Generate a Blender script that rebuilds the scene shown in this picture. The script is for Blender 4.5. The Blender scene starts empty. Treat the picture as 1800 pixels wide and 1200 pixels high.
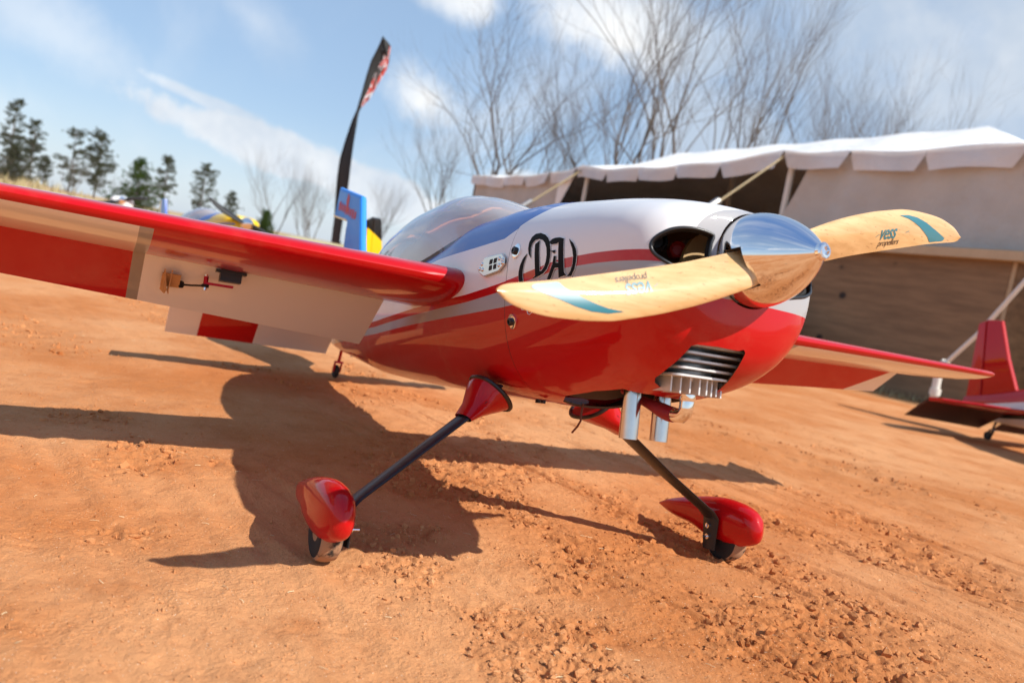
import bpy, bmesh, math, random
import numpy as np
from mathutils import Vector, Matrix, geometry
R = math.radians
rng = random.Random(7)
SC = bpy.context.scene
COL = SC.collection

# ------------------------------------------------------------------ camera
cam_d = bpy.data.cameras.new('camera'); cam = bpy.data.objects.new('camera', cam_d); COL.objects.link(cam)
fw = Vector((-.88305, .46197, -.0825)).normalized(); rt = Vector((.4413, .87726, .18885)).normalized(); up = rt.cross(fw)
Mx = Matrix((rt, up, -fw)).transposed().to_4x4(); Mx.translation = Vector((.87703, -.58009, .37488)); cam.matrix_world = Mx
cam_d.sensor_width = 36; cam_d.lens = 1357.03 / 1800 * 36; cam_d.clip_start = .02; cam_d.clip_end = 2000
cam_d.dof.use_dof = True; cam_d.dof.focus_distance = 1.0; cam_d.dof.aperture_fstop = 5.4
SC.camera = cam

# ------------------------------------------------------------------ light
SUN_AZ, SUN_EL = 33.5, 44.5
sd = Vector((math.cos(R(SUN_AZ)) * math.cos(R(SUN_EL)), math.sin(R(SUN_AZ)) * math.cos(R(SUN_EL)), math.sin(R(SUN_EL))))
sun_d = bpy.data.lights.new('sun', 'SUN'); sun = bpy.data.objects.new('sun', sun_d); COL.objects.link(sun)
sun_d.energy = 5.0; sun_d.angle = R(.53); sun_d.color = (1, .945, .86)
sun.rotation_euler = (-sd).to_track_quat('-Z', 'Y').to_euler(); sun.location = (3, 3, 8)
SC.view_settings.view_transform = 'Standard'; SC.view_settings.look = 'None'; SC.view_settings.gamma = 1
SC.view_settings.exposure = .27; SC.view_settings.use_curve_mapping = False

# ------------------------------------------------------------------ node helper
class NG:
    def __init__(s, tree): s.t = tree; s.t.nodes.clear()
    def n(s, typ, ins=None, **props):
        nd = s.t.nodes.new('ShaderNode' + typ)
        for k, v in props.items(): setattr(nd, k, v)
        for k, v in (ins or {}).items(): s.set(nd.inputs[k], v)
        return nd
    def set(s, sock, v):
        if isinstance(v, bpy.types.NodeSocket): s.t.links.new(v, sock)
        elif isinstance(v, bpy.types.Node): s.t.links.new(v.outputs[0], sock)
        else:
            if sock.type == 'RGBA' and not isinstance(v, (int, float)) and len(v) == 3: v = (*v, 1)
            sock.default_value = v
    def m(s, op, a, b=0.0, c=None, clamp=False):
        nd = s.n('Math', {0: a, 1: b}, operation=op, use_clamp=clamp)
        if c is not None: s.set(nd.inputs[2], c)
        return nd.outputs[0]
    def vm(s, op, a, b=None, out=0):
        nd = s.n('VectorMath', {0: a}, operation=op)
        if b is not None: s.set(nd.inputs[1], b)
        return nd.outputs[out]
    def ss(s, v, lo, hi):   # smoothstep
        return s.n('MapRange', {'Value': v, 'From Min': lo, 'From Max': hi}, interpolation_type='SMOOTHSTEP', clamp=True).outputs[0]
    def mix(s, f, a, b, blend='MIX'):
        nd = s.n('Mix', {}, data_type='RGBA', blend_type=blend)
        s.set(nd.inputs[0], f); s.set(nd.inputs[6], a); s.set(nd.inputs[7], b)
        return nd.outputs[2]
    def noise(s, vec, scale, detail=4, rough=.5, out=0):
        return s.n('TexNoise', {'Vector': vec, 'Scale': scale, 'Detail': detail, 'Roughness': rough}).outputs[out]
    def obj(s): return s.n('TexCoord').outputs['Object']

# ------------------------------------------------------------------ world: sky with clouds
W = bpy.data.worlds.new('World'); SC.world = W; W.use_nodes = True
g = NG(W.node_tree)
sky = g.n('TexSky', sky_type='NISHITA', sun_disc=False, sun_elevation=R(SUN_EL), sun_rotation=R(90 - SUN_AZ), air_density=1.0, dust_density=.6, ozone_density=1.2)
d = g.n('TexCoord').outputs['Generated']
SKY = .09
skyc = g.mix(1.0, sky.outputs[0], (SKY, SKY, SKY), 'MULTIPLY')
skyc = g.mix(.42, skyc, (.46, .66, .95))
skyc = g.mix(g.m('MULTIPLY', g.ss(g.n('SeparateXYZ', {0: d}).outputs[2], .42, .95), .9), skyc, (.10, .21, .48))
sp = g.n('SeparateXYZ', {0: d}); zz = g.m('MAXIMUM', sp.outputs[2], 0.0)
den = g.m('ADD', zz, .16)
pv = g.n('CombineXYZ', {0: g.m('DIVIDE', sp.outputs[0], den), 1: g.m('DIVIDE', sp.outputs[1], den), 2: 0.0}).outputs[0]
streak = g.n('Mapping', {'Vector': pv, 'Rotation': (0, 0, R(62)), 'Scale': (.28, 1.5, 1)}).outputs[0]
n1 = g.noise(streak, 1.3, 5, .55)
thin = g.m('MULTIPLY', g.ss(n1, .44, .80), .40)
def dirv(az, el): return (math.cos(R(az)) * math.cos(R(el)), math.sin(R(az)) * math.cos(R(el)), math.sin(R(el)))
nf = g.noise(d, 4.0, 9, .62); nf2 = g.noise(d, 13.0, 5, .6)
edge = g.m('ADD', g.m('MULTIPLY', g.m('SUBTRACT', nf, .5), 2.5), g.m('MULTIPLY', g.m('SUBTRACT', nf2, .5), 1.1))
def blob(az, el, ra, rb, rot, soft=.75, amt=1.0):
    c = Vector(dirv(az, el)); e1 = Vector((math.sin(R(az)), -math.cos(R(az)), 0)); e2 = e1.cross(c)
    a, b = e1 * math.cos(R(rot)) + e2 * math.sin(R(rot)), -e1 * math.sin(R(rot)) + e2 * math.cos(R(rot))
    dc = g.vm('DOT_PRODUCT', d, tuple(c), 1)
    u = g.m('DIVIDE', g.m('DIVIDE', g.vm('DOT_PRODUCT', d, tuple(a), 1), dc), math.tan(R(ra)))
    v = g.m('DIVIDE', g.m('DIVIDE', g.vm('DOT_PRODUCT', d, tuple(b), 1), dc), math.tan(R(rb)))
    r = g.m('SQRT', g.m('ADD', g.m('MULTIPLY', u, u), g.m('MULTIPLY', v, v)))
    k = g.m('SUBTRACT', 1.25, g.m('ADD', r, edge))
    return g.m('MULTIPLY', g.m('MULTIPLY', g.ss(k, 0.0, soft), g.m('GREATER_THAN', dc, 0.05)), amt)
BLOBS = [(169.5, 5.2, 10.5, 1.5, -9, .42, .95), (175.5, 7.4, 5, .6, -12, .6, .7), (163, 3.6, 8, 1.5, -6, .9, .9), (161.5, 11.0, 4.4, 2.3, -16, .9, .9), (161.5, 18.5, 4.2, 1.8, -10, .9, .8),
         (148, 18.5, 8, 3.4, -6, .9, .95), (140, 12, 6, 4.0, -6, .9, .85), (127, 18, 15, 10, 0, 1.3, 1.0), (118, 10, 10, 6, 0, 1.0, .85), (152, 6.4, 5, 1.5, -4, .8, .8),
         (186, 9.5, 9, 2.2, -14, 1.3, .40), (174, 13.5, 5, 2.2, -30, 1.3, .35), (100, 24, 22, 9, 10, 1.0, .8), (230, 20, 22, 4, 10, .9, .5), (300, 18, 24, 4, -10, .9, .6)]
mask = thin
for b in BLOBS: mask = g.m('MAXIMUM', mask, blob(*b))
grey = g.noise(d, 3.2, 5, .55)
gz = g.vm('DOT_PRODUCT', d, dirv(124, 15), 1)
grey = g.m('SUBTRACT', grey, g.m('MULTIPLY', g.ss(gz, .90, .985), .22))
cl = g.mix(g.ss(grey, .34, .58), (.47, .55, .66), (.92, .92, .91))
fin = g.mix(mask, skyc, cl)
hz = g.ss(sp.outputs[2], .16, -.01)
fin = g.mix(g.m('MULTIPLY', hz, .28), fin, (.78, .83, .88))
low = g.ss(sp.outputs[2], -.02, -.10)
fin = g.mix(low, fin, (.30, .2, .13))
bg = g.n('Background', {'Color': fin, 'Strength': 1.0}); g.n('OutputWorld', {0: bg.outputs[0]})

# ------------------------------------------------------------------ materials
MAT = {}
def mat(name, color=(.5, .5, .5), rough=.5, metal=0.0, coat=0.0, spec=.5, var=0.0, vscale=20, bump=0.0, bscale=200, coat_rough=.03):
    if name in MAT: return MAT[name]
    m = bpy.data.materials.new(name); m.use_nodes = True; g = NG(m.node_tree)
    b = g.n('BsdfPrincipled'); g.n('OutputMaterial', {0: b.outputs[0]})
    if callable(color): c = color(g)
    else:
        c = (*color, 1)
        if var:
            nz = g.noise(g.obj(), vscale, 5, .6)
            c = g.mix(nz, tuple(x * (1 - var) for x in color), tuple(min(1, x * (1 + var)) for x in color))
    g.set(b.inputs['Base Color'], c); b.inputs['Roughness'].default_value = rough
    if callable(rough): pass
    b.inputs['Metallic'].default_value = metal; b.inputs['Coat Weight'].default_value = coat; b.inputs['Coat Roughness'].default_value = coat_rough
    b.inputs['Specular IOR Level'].default_value = spec
    if bump:
        bp = g.n('Bump', {'Height': g.noise(g.obj(), bscale, 4, .6), 'Strength': bump, 'Distance': .002}); g.set(b.inputs['Normal'], bp.outputs[0])
    MAT[name] = m; return m

RED = (.46, .003, .005); WHITE = (.76, .75, .74); SILV = (.36, .36, .37); BLUE = (.014, .095, .40)
ZO = .382   # height of the thrust line above the wheel contact in the aircraft's own frame

def curve_z(g, x, pts):
    """piecewise height of a paint line along the fuselage"""
    t = g.m('DIVIDE', g.m('ADD', x, 1.4), 1.8, clamp=True)
    nd = g.n('FloatCurve', {'Value': t}); c = nd.mapping.curves[0]
    P = [((px + 1.4) / 1.8, pz / .6 + .5) for px, pz in pts]
    c.points[0].location = P[0]; c.points[1].location = P[-1]
    for q in P[1:-1]: c.points.new(*q)
    for q in c.points: q.handle_type = 'VECTOR'
    nd.mapping.update()
    return g.m('MULTIPLY', g.m('SUBTRACT', nd.outputs[0], .5), .6)

def dusty(g, c, amt=.10, scale=9):
    n = g.noise(g.obj(), scale, 6, .65)
    return g.mix(g.m('MULTIPLY', g.ss(n, .5, .85), amt), c, (.55, .36, .22))

def livery(top, side, stripe, band, low):
    def f(g):
        s = g.n('SeparateXYZ', {0: g.obj()}); x = s.outputs[0]; z = g.m('SUBTRACT', s.outputs[2], ZO)
        zb = curve_z(g, x, [(-1.4, -.01), (-.6, .03), (-.25, .048), (.0, .048), (.03, .058), (.065, .074), (.095, .094), (.125, .125), (.14, .29), (.4, .29)])
        z1 = curve_z(g, x, [(-1.4, -.035), (-.6, -.036), (-.1, -.022), (.05, -.0135), (.17, -.002), (.24, -.0025), (.4, -.008)])
        z3 = curve_z(g, x, [(-1.4, -.062), (-.6, -.062), (0, -.049), (.3, -.044), (.4, -.044)])
        gt = lambda a, b: g.m('GREATER_THAN', a, b)
        c = g.mix(gt(z, z3), low, band)
        c = g.mix(gt(z, g.m('SUBTRACT', z1, .0115)), c, stripe)
        c = g.mix(gt(z, z1), c, side)
        c = g.mix(gt(z, zb), c, top)
        deck = g.m('MULTIPLY', g.m('MULTIPLY', gt(-.165, x), gt(x, -.90)), g.m('MULTIPLY', gt(z, .052), gt(g.m('SUBTRACT', .094, g.m('MULTIPLY', g.m('ABSOLUTE', g.m('ADD', x, .45)), .10)), g.m('ABSOLUTE', s.outputs[1])))); c = g.mix(deck, c, (.55, .54, .53))
        nose = g.m('MULTIPLY', gt(x, .3345), gt(z, z3)); c = g.mix(nose, c, band)  # nose ring takes the band colour, painting in the grey reflection of a curved front
        return dusty(g, c, .20)
    return f
def wing_col(inner, outer, strip=SILV):
    def f(g):
        s = g.n('SeparateXYZ', {0: g.obj()}); x = s.outputs[0]; y = g.m('ABSOLUTE', s.outputs[1]); z = g.m('SUBTRACT', s.outputs[2], ZO)
        le = g.m('ADD', -.112, g.m('MULTIPLY', g.m('SUBTRACT', y, .105), .05))
        a = g.m('GREATER_THAN', y, .56); b = g.m('LESS_THAN', g.m('ADD', y, g.m('MULTIPLY', x, -.5)), 1.20)
        c_ = g.m('LESS_THAN', x, g.m('SUBTRACT', le, .008)); d_ = g.m('LESS_THAN', z, 0.0)
        k = g.m('MULTIPLY', g.m('MULTIPLY', a, b), g.m('MULTIPLY', c_, d_))
        c = g.mix(k, inner, outer)
        st = g.m('MULTIPLY', g.m('MULTIPLY', g.m('GREATER_THAN', y, .546), g.m('LESS_THAN', y, .562)), g.m('MULTIPLY', c_, d_))
        return dusty(g, g.mix(st, c, strip), .10)
    return f
def ail_col(inner, mid, strip=(.30, .27, .24)):
    def f(g):
        s = g.n('SeparateXYZ', {0: g.obj()}); y = g.m('ABSOLUTE', s.outputs[1]); x = s.outputs[0]
        k = g.m('MULTIPLY', g.m('GREATER_THAN', y, .562), g.m('LESS_THAN', g.m('ADD', y, g.m('MULTIPLY', x, -.9)), 1.26))
        c = g.mix(k, inner, mid)
        st = g.m('MULTIPLY', g.m('GREATER_THAN', y, .546), g.m('LESS_THAN', y, .562))
        return dusty(g, g.mix(st, c, strip), .08)
    return f
def ele_col(a, b):
    def f(g):
        s = g.n('SeparateXYZ', {0: g.obj()}); y = g.m('ABSOLUTE', s.outputs[1])
        k = g.m('MULTIPLY', g.m('GREATER_THAN', y, .235), g.m('LESS_THAN', y, .375))
        return g.mix(k, a, b)
    return f

def glossy(name, colf, rough=.45, coat_rough=.03): return mat(name, colf, rough, coat=.65, coat_rough=coat_rough, spec=.1)
M_red = glossy('red_gloss', RED)
M_chrome = mat('polished_metal', (.86, .87, .88), .045, 1.0)
M_alu = mat('aluminium', (.60, .59, .57), .42, .55, var=.15, vscale=90)
M_steel = mat('brushed_steel', (.66, .64, .62), .2, 1.0, var=.12, vscale=60)
M_black = mat('black_rubber', (.012, .012, .013), .35)
M_matt = mat('matt_black', (.01, .009, .008), .8)
M_carbon = mat('carbon', (.016, .017, .019), .42, coat=.15, spec=.35)
M_tyre = mat('dusty_tyre', lambda g: g.mix(g.m('MULTIPLY', g.m('LESS_THAN', g.m('ABSOLUTE', g.m('SUBTRACT', g.m('ABSOLUTE', g.n('SeparateXYZ', {0: g.obj()}).outputs[1]), .3195)), .0125), g.ss(g.noise(g.obj(), 40, 5, .6), .34, .46)), (.018, .016, .015), (.36, .20, .11)), .85)
M_dark = mat('cowl_inside', (.11, .065, .04), .8)
M_fins = mat('cast_fins', (.66, .65, .63), .38, .35, var=.1, vscale=80)
M_teal = mat('teal_print', (.012, .16, .20), .4, coat=1.0)
M_ink = mat('dark_print', (.035, .02, .015), .4, coat=1.0)
M_logo = mat('black_decal', (.006, .006, .005), .6, spec=.08)
M_wdecal = mat('white_decal', WHITE, .4, coat=1.0)
M_ply = mat('plywood_bit', (.50, .27, .11), .6, var=.3, vscale=60)
def wood(g):
    o = g.obj(); mp = g.n('Mapping', {'Vector': o, 'Rotation': (R(-15.6), 0, 0), 'Scale': (1, .10, 1)}).outputs[0]
    n = g.noise(mp, 160, 4, .6); c = g.mix(g.ss(n, .3, .7), (.60, .36, .15), (.72, .46, .215))
    mp2 = g.n('Mapping', {'Vector': o, 'Rotation': (R(-15.6), 0, 0), 'Scale': (1, .18, 1)}).outputs[0]
    f = g.noise(mp2, 620, 2, .5); return g.mix(g.m('MULTIPLY', g.ss(f, .66, .72), .75), c, (.30, .13, .045))
M_wood = mat('beech_wood', wood, .5, coat=.8, coat_rough=.035, spec=.2)

# ------------------------------------------------------------------ mesh helpers
class MB:
    def __init__(s): s.v = []; s.f = []; s.mi = []
    def add(s, vs, fs, mi=0):
        b = len(s.v); s.v += [tuple(v) for v in vs]; s.f += [tuple(i + b for i in f) for f in fs]; s.mi += [mi] * len(fs)
    def box(s, c, h, M=None, mi=0):
        vs = [Vector((sx * h[0], sy * h[1], sz * h[2])) for sx in (-1, 1) for sy in (-1, 1) for sz in (-1, 1)]
        if M is not None: vs = [M @ v for v in vs]
        vs = [v + Vector(c) for v in vs]
        s.add(vs, [(0, 1, 3, 2), (4, 6, 7, 5), (0, 4, 5, 1), (2, 3, 7, 6), (0, 2, 6, 4), (1, 5, 7, 3)], mi)
    def rings(s, rs, cap=(True, True), closed=True, mi=0):
        n = len(rs[0]); vs = [p for r in rs for p in r]; fs = []
        for i in range(len(rs) - 1):
            for j in range(n if closed else n - 1):
                k = (j + 1) % n; fs.append((i * n + j, i * n + k, (i + 1) * n + k, (i + 1) * n + j))
        if cap[0]: fs.append(tuple(range(n))[::-1])
        if cap[1]: fs.append(tuple((len(rs) - 1) * n + j for j in range(n)))
        s.add(vs, fs, mi)
    def tube(s, path, rad, n=10, cap=True, mi=0, flat=1.0):
        path = [Vector(p) for p in path]; rs = []; ref = None
        for i, p in enumerate(path):
            t = (path[min(i + 1, len(path) - 1)] - path[max(i - 1, 0)]).normalized()
            if ref is None: ref = t.orthogonal().normalized()
            a = (ref - t * ref.dot(t)).normalized(); ref = a; b = t.cross(a)
            r = rad[i] if hasattr(rad, '__len__') else rad
            rs.append([p + (a * math.cos(2 * math.pi * j / n) + b * math.sin(2 * math.pi * j / n) * flat) * r for j in range(n)])
        s.rings(rs, (cap, cap), mi=mi)
    def ctube(s, path, r, n=8, mi=0):
        path = [Vector(p) for p in path]; N = len(path); rs = []; ref = None
        for i, p in enumerate(path):
            t = (path[(i + 1) % N] - path[i - 1]).normalized()
            if ref is None: ref = t.orthogonal().normalized()
            a = (ref - t * ref.dot(t)).normalized(); ref = a; b = t.cross(a)
            rs.append([p + (a * math.cos(2 * math.pi * j / n) + b * math.sin(2 * math.pi * j / n)) * r for j in range(n)])
        rs.append(rs[0]); s.rings(rs, (False, False), mi=mi)
    def lathe(s, prof, org, ax, n=24, mi=0, cap=(True, True)):
        ax = Vector(ax).normalized(); a = ax.orthogonal().normalized(); b = ax.cross(a); org = Vector(org)
        s.rings([[org + ax * h + (a * math.cos(2 * math.pi * j / n) + b * math.sin(2 * math.pi * j / n)) * r for j in range(n)] for h, r in prof], cap, mi=mi)
    def build(s, name, mats, parent=None, smooth=30, dz=0.0):
        me = bpy.data.meshes.new(name)
        me.from_pydata([(v[0], v[1], v[2] + dz) for v in s.v], [], s.f); me.update()
        if not isinstance(mats, (list, tuple)): mats = [mats]
        for m in mats: me.materials.append(m)
        if any(s.mi): me.polygons.foreach_set('material_index', s.mi)
        bm = bmesh.new(); bm.from_mesh(me); bmesh.ops.recalc_face_normals(bm, faces=bm.faces); bm.to_mesh(me); bm.free()
        if smooth:
            me.polygons.foreach_set('use_smooth', [True] * len(me.polygons)); me.set_sharp_from_angle(angle=R(smooth))
        o = bpy.data.objects.new(name, me); COL.objects.link(o); o.parent = parent
        return o
def tag(o, label=None, cat=None, group=None, kind=None):
    if label: o['label'] = label
    if cat: o['category'] = cat
    if group: o['group'] = group
    if kind: o['kind'] = kind
    return o
def empty(name, loc=(0, 0, 0), rot=(0, 0, 0), scale=1.0):
    o = bpy.data.objects.new(name, None); COL.objects.link(o); o.location = loc; o.rotation_euler = rot; o.scale = (scale,) * 3
    o.empty_display_size = .1; return o
def boolean(o, cutters):
    """cut the closed cutters out of o and drop them"""
    cs = []
    for mb in cutters:
        c = mb.build('cutter', MAT['cowl_inside'], o.parent, 0, ZO); cs.append(c)
        md = o.modifiers.new('cut', 'BOOLEAN'); md.operation = 'DIFFERENCE'; md.object = c; md.solver = 'EXACT'
    dg = bpy.context.evaluated_depsgraph_get(); ev = o.evaluated_get(dg); me = bpy.data.meshes.new_from_object(ev)
    o.modifiers.clear(); old = o.data; o.data = me; bpy.data.meshes.remove(old)
    me.polygons.foreach_set('use_smooth', [True] * len(me.polygons)); me.set_sharp_from_angle(angle=R(32))
    for c in cs: m = c.data; bpy.data.objects.remove(c); bpy.data.meshes.remove(m)
    return o

# ================================================================== GROUND
def perlin(x, y, seed):
    xi = np.floor(x).astype(np.int64); yi = np.floor(y).astype(np.int64); xf = x - xi; yf = y - yi
    def gr(ix, iy, dx, dy):
        h = (ix * 374761393 + iy * 668265263 + seed * 974634777) & 0xffffffff
        h = ((h ^ (h >> 13)) * 1274126177) & 0xffffffff; h = h ^ (h >> 16)
        a = (h & 0xffff) / 65536.0 * 2 * math.pi
        return np.cos(a) * dx + np.sin(a) * dy
    u = xf * xf * xf * (xf * (xf * 6 - 15) + 10); v = yf * yf * yf * (yf * (yf * 6 - 15) + 10)
    a = gr(xi, yi, xf, yf); b = gr(xi + 1, yi, xf - 1, yf); c = gr(xi, yi + 1, xf, yf - 1); d_ = gr(xi + 1, yi + 1, xf - 1, yf - 1)
    return ((a + (b - a) * u) * (1 - v) + (c + (d_ - c) * u) * v) * 1.5
def sstep(v, a, b): t = np.clip((v - a) / (b - a), 0, 1); return t * t * (3 - 2 * t)
TA = R(14)
def rough_mask(x, y):
    s = x * math.cos(TA) + y * math.sin(TA); t = -x * math.sin(TA) + y * math.cos(TA)
    m = perlin(s * 1.6, t * 3.6, 11) + .55 * perlin(x * 6, y * 6, 12) + .3 * perlin(x * 17, y * 17, 14)
    b = np.exp(-((x - .08) ** 2 + (y - .05) ** 2) / .09) * .45 + np.exp(-((x + .15) ** 2 + (y + .42) ** 2) / .05) * .15
    b = b + np.exp(-((x - .05) ** 2 + (y - .62) ** 2) / .16) * .35 + np.exp(-((x + .75) ** 2 + (y + .05) ** 2) / .12) * .25
    b = b - np.exp(-((x - .25) ** 2 + (y + .50) ** 2) / .06) * .6 - np.exp(-((x + .5) ** 2 + (y + .75) ** 2) / .25) * .25
    return sstep(m + b, .02, .62)
def height(x, y, cell):
    s = x * math.cos(TA) + y * math.sin(TA); t = -x * math.sin(TA) + y * math.cos(TA)
    fade = lambda f: np.clip(1.6 - f * cell * 2.6, 0, 1)
    h = .012 * perlin(x * .7, y * .7, 1) + .006 * perlin(x * 2.1, y * 2.1, 2) + .0022 * perlin(x * 6, y * 6, 3) * fade(6)
    m = rough_mask(x, y)
    h = h + .0011 * perlin(x * 30, y * 30, 4) * fade(30) + .0006 * perlin(x * 90, y * 90, 5) * fade(90) + .0016 * perlin(x * 13, y * 13, 24) * fade(13)
    wx = x + .012 * perlin(x * 25, y * 25, 21); wy = y + .012 * perlin(x * 25, y * 25, 22)
    c1 = perlin(wx * 46, wy * 46, 6); c2 = perlin(wx * 95, wy * 95, 7); c3 = perlin(x * 190, y * 190, 8)
    c0 = perlin(wx * 20, wy * 20, 16); wob = perlin(wx * 52 + 3 * c1, wy * 52 + 2 * c0, 17)
    h = h + .82 * m * (.0040 * np.maximum(c1, 0) ** .9 * fade(46) + .0034 * np.maximum(c2, 0) * fade(95) + .0030 * np.abs(c3) * fade(150) + .0011 * np.abs(wob) * fade(52) + .0024 * c0 * fade(17) - .0032 * sstep(-c1 - .1, .08, .40) * fade(46) - .0022)
    h = h + (.25 + .75 * m) * .0009 * np.abs(perlin(x * 210, y * 210, 18)) * fade(210)
    # scattered pits and small lumps on the smooth crust
    p = perlin(x * 21, y * 21, 9); q = perlin(x * 48, y * 48, 10)
    q2 = perlin(x * 88, y * 88, 19)
    h = h - .006 * sstep(p, .52, .8) * fade(21) * (.3 + m) + (.22 + .78 * m) * (-.0035 * sstep(q, .5, .8) * fade(48) + .0035 * sstep(-q, .52, .8) * fade(48) - .0026 * sstep(q2, .46, .72) * fade(88) + .0026 * sstep(-q2, .46, .72) * fade(88))
    # wheel ruts and tread marks running away across the lot
    for k, (t0, dep, wd, per) in enumerate([(.30, .004, .006, 31), (.335, .004, .005, 31), (.46, .003, .008, 24), (.62, .005, .006, 27), (.66, .004, .006, 27), (.70, .004, .005, 27), (.80, .006, .006, 24), (.88, .005, .006, 24), (.95, .006, .009, 22), (1.04, .005, .006, 22), (1.2, .006, .008, 22), (1.26, .005, .006, 25), (1.42, .006, .01, 20), (1.6, .005, .012, 20), (2.1, .005, .012, 15), (-.9, .004, .01, 20), (-1.4, .005, .012, 16), (.06, .0025, .006, 25), (.12, .0025, .005, 25)]):
        tt = t - t0 - .02 * perlin(s * 1.3, s * 0 + k * 3.7, 30 + k)
        g_ = np.exp(-(tt / wd) ** 2) * (.35 + .65 * sstep(perlin(s * per, s * 0 + k, 50 + k), -.2, .35)) * sstep(perlin(s * 1.7, s * 0 + k * 2.2, 70 + k), -.25, .2)
        h = h - 2.2 * dep * g_ * (cell < wd * 2.2) + .7 * dep * np.exp(-((np.abs(tt) - wd * 1.7) / wd) ** 2) * (cell < wd * 2)
    h = h + .0045 * perlin(t * 34, s * 1.8, 90) * sstep(perlin(x * 1.1, y * 1.1, 91), -.05, .3) * fade(26)
    return h
WHEELS = [(.0, -.3175), (.0, .3175), (-1.251, 0)]
def ground_z(x, y, cell):
    h = height(x, y, cell)
    for wx, wy in WHEELS:
        a = float(height(np.array([wx]), np.array([wy]), np.array([.02]))[0])
        h = h - (a + .001) * np.exp(-((x - wx) ** 2 + (y - wy) ** 2) / .07 ** 2)
    far = np.clip((np.hypot(x, y) - 8) / 20, 0, 1)
    bank = .9 * np.exp(-(((x + 42) / 12) ** 2 + ((y + 12) / 9) ** 2)) + .5 * np.exp(-(((x + 36) / 9) ** 2 + ((y + 4) / 3) ** 2)) * 0
    return h * (1 - far) + bank
def build_ground():
    cx, cy = .877, -.58
    r = [0.02, .08, .15, .22, .29, .36, .42, .47]
    a = .50
    while a < 1.9: r.append(a); a *= 1.0027
    while a < 4.5: r.append(a); a *= 1.006
    while a < 9: r.append(a); a *= 1.012
    while a < 60: r.append(a); a *= 1.03
    while a < 900: r.append(a); a *= 1.15
    r = np.array(r)
    c = R(152.4); h = R(46)
    th = np.concatenate([np.arange(c - h, c + h, R(.10)), np.linspace(c + h, c - h + 2 * math.pi, 90, endpoint=False)])
    nr, nt = len(r), len(th)
    rr, tt = np.meshgrid(r, th, indexing='ij'); x = cx + rr * np.cos(tt); y = cy + rr * np.sin(tt)
    cell = np.gradient(r)[:, None] * np.ones((1, nt))
    z = ground_z(x, y, cell)
    co = np.stack([x, y, z], -1).reshape(-1, 3)
    i, j = np.meshgrid(np.arange(nr - 1), np.arange(nt), indexing='ij'); k = (j + 1) % nt
    f = np.stack([i * nt + j, (i + 1) * nt + j, (i + 1) * nt + k, i * nt + k], -1).reshape(-1, 4)
    me = bpy.data.meshes.new('ground'); n = len(f)
    me.vertices.add(len(co)); me.vertices.foreach_set('co', co.ravel())
    me.loops.add(n * 4); me.loops.foreach_set('vertex_index', f.ravel().astype(np.int32))
    me.polygons.add(n); me.polygons.foreach_set('loop_start', np.arange(0, n * 4, 4, dtype=np.int32)); me.polygons.foreach_set('loop_total', np.full(n, 4, dtype=np.int32))
    me.update(); at_ = me.attributes.new('loose', 'FLOAT', 'POINT'); at_.data.foreach_set('value', rough_mask(x, y).ravel().astype(np.float32)); me.validate(); me.polygons.foreach_set('use_smooth', np.ones(n, dtype=bool))
    o = bpy.data.objects.new('ground', me); COL.objects.link(o); tag(o, 'bare orange clay lot, crumbly and rutted, under the model aircraft', kind='structure'); return o
ground = build_ground()
def clay(g):
    o = g.obj()
    a = g.noise(o, 1.3, 6, .6); b = g.noise(o, 7, 6, .62); c = g.noise(o, 38, 5, .6); d_ = g.noise(o, 190, 3, .6)
    lo = g.n('Attribute', {}, attribute_name='loose').outputs['Fac']
    col = g.mix(g.ss(a, .36, .62), (.50, .180, .055), (.63, .298, .128))
    col = g.mix(g.m('MULTIPLY', lo, .5), col, (.49, .185, .060))
    col = g.mix(g.m('MULTIPLY', g.ss(b, .50, .72), .55), col, (.42, .138, .038))
    col = g.mix(g.m('MULTIPLY', g.ss(c, .55, .75), .40), col, (.34, .115, .036))
    col = g.mix(g.m('MULTIPLY', g.ss(c, .45, .25), .40), col, (.60, .31, .14))
    col = g.mix(g.m('MULTIPLY', g.ss(d_, .58, .70), .35), col, (.27, .09, .03))  # fine dark specks: moist soil, and shade of small cavities put into the colour
    sp = g.noise(o, 420, 1, .5); col = g.mix(g.m('MULTIPLY', g.ss(sp, .725, .75), .7), col, (.78, .62, .45))
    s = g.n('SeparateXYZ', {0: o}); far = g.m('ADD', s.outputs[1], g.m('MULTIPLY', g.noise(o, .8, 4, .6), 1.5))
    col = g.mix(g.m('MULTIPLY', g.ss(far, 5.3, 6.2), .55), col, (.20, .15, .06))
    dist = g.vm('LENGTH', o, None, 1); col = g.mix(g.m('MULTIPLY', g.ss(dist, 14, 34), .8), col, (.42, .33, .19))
    return col
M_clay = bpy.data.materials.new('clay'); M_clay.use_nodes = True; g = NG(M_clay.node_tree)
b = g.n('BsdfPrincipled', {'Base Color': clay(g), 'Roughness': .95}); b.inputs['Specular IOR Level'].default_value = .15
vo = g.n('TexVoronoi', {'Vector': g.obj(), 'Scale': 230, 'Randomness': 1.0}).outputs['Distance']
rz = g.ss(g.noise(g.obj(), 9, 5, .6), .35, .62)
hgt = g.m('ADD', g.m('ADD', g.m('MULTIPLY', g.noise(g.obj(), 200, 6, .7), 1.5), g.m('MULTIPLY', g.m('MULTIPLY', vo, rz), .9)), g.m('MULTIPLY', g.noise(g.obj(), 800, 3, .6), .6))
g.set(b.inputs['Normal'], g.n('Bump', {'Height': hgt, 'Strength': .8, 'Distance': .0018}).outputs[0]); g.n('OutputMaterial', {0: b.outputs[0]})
ground.data.materials.append(M_clay)

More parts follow.
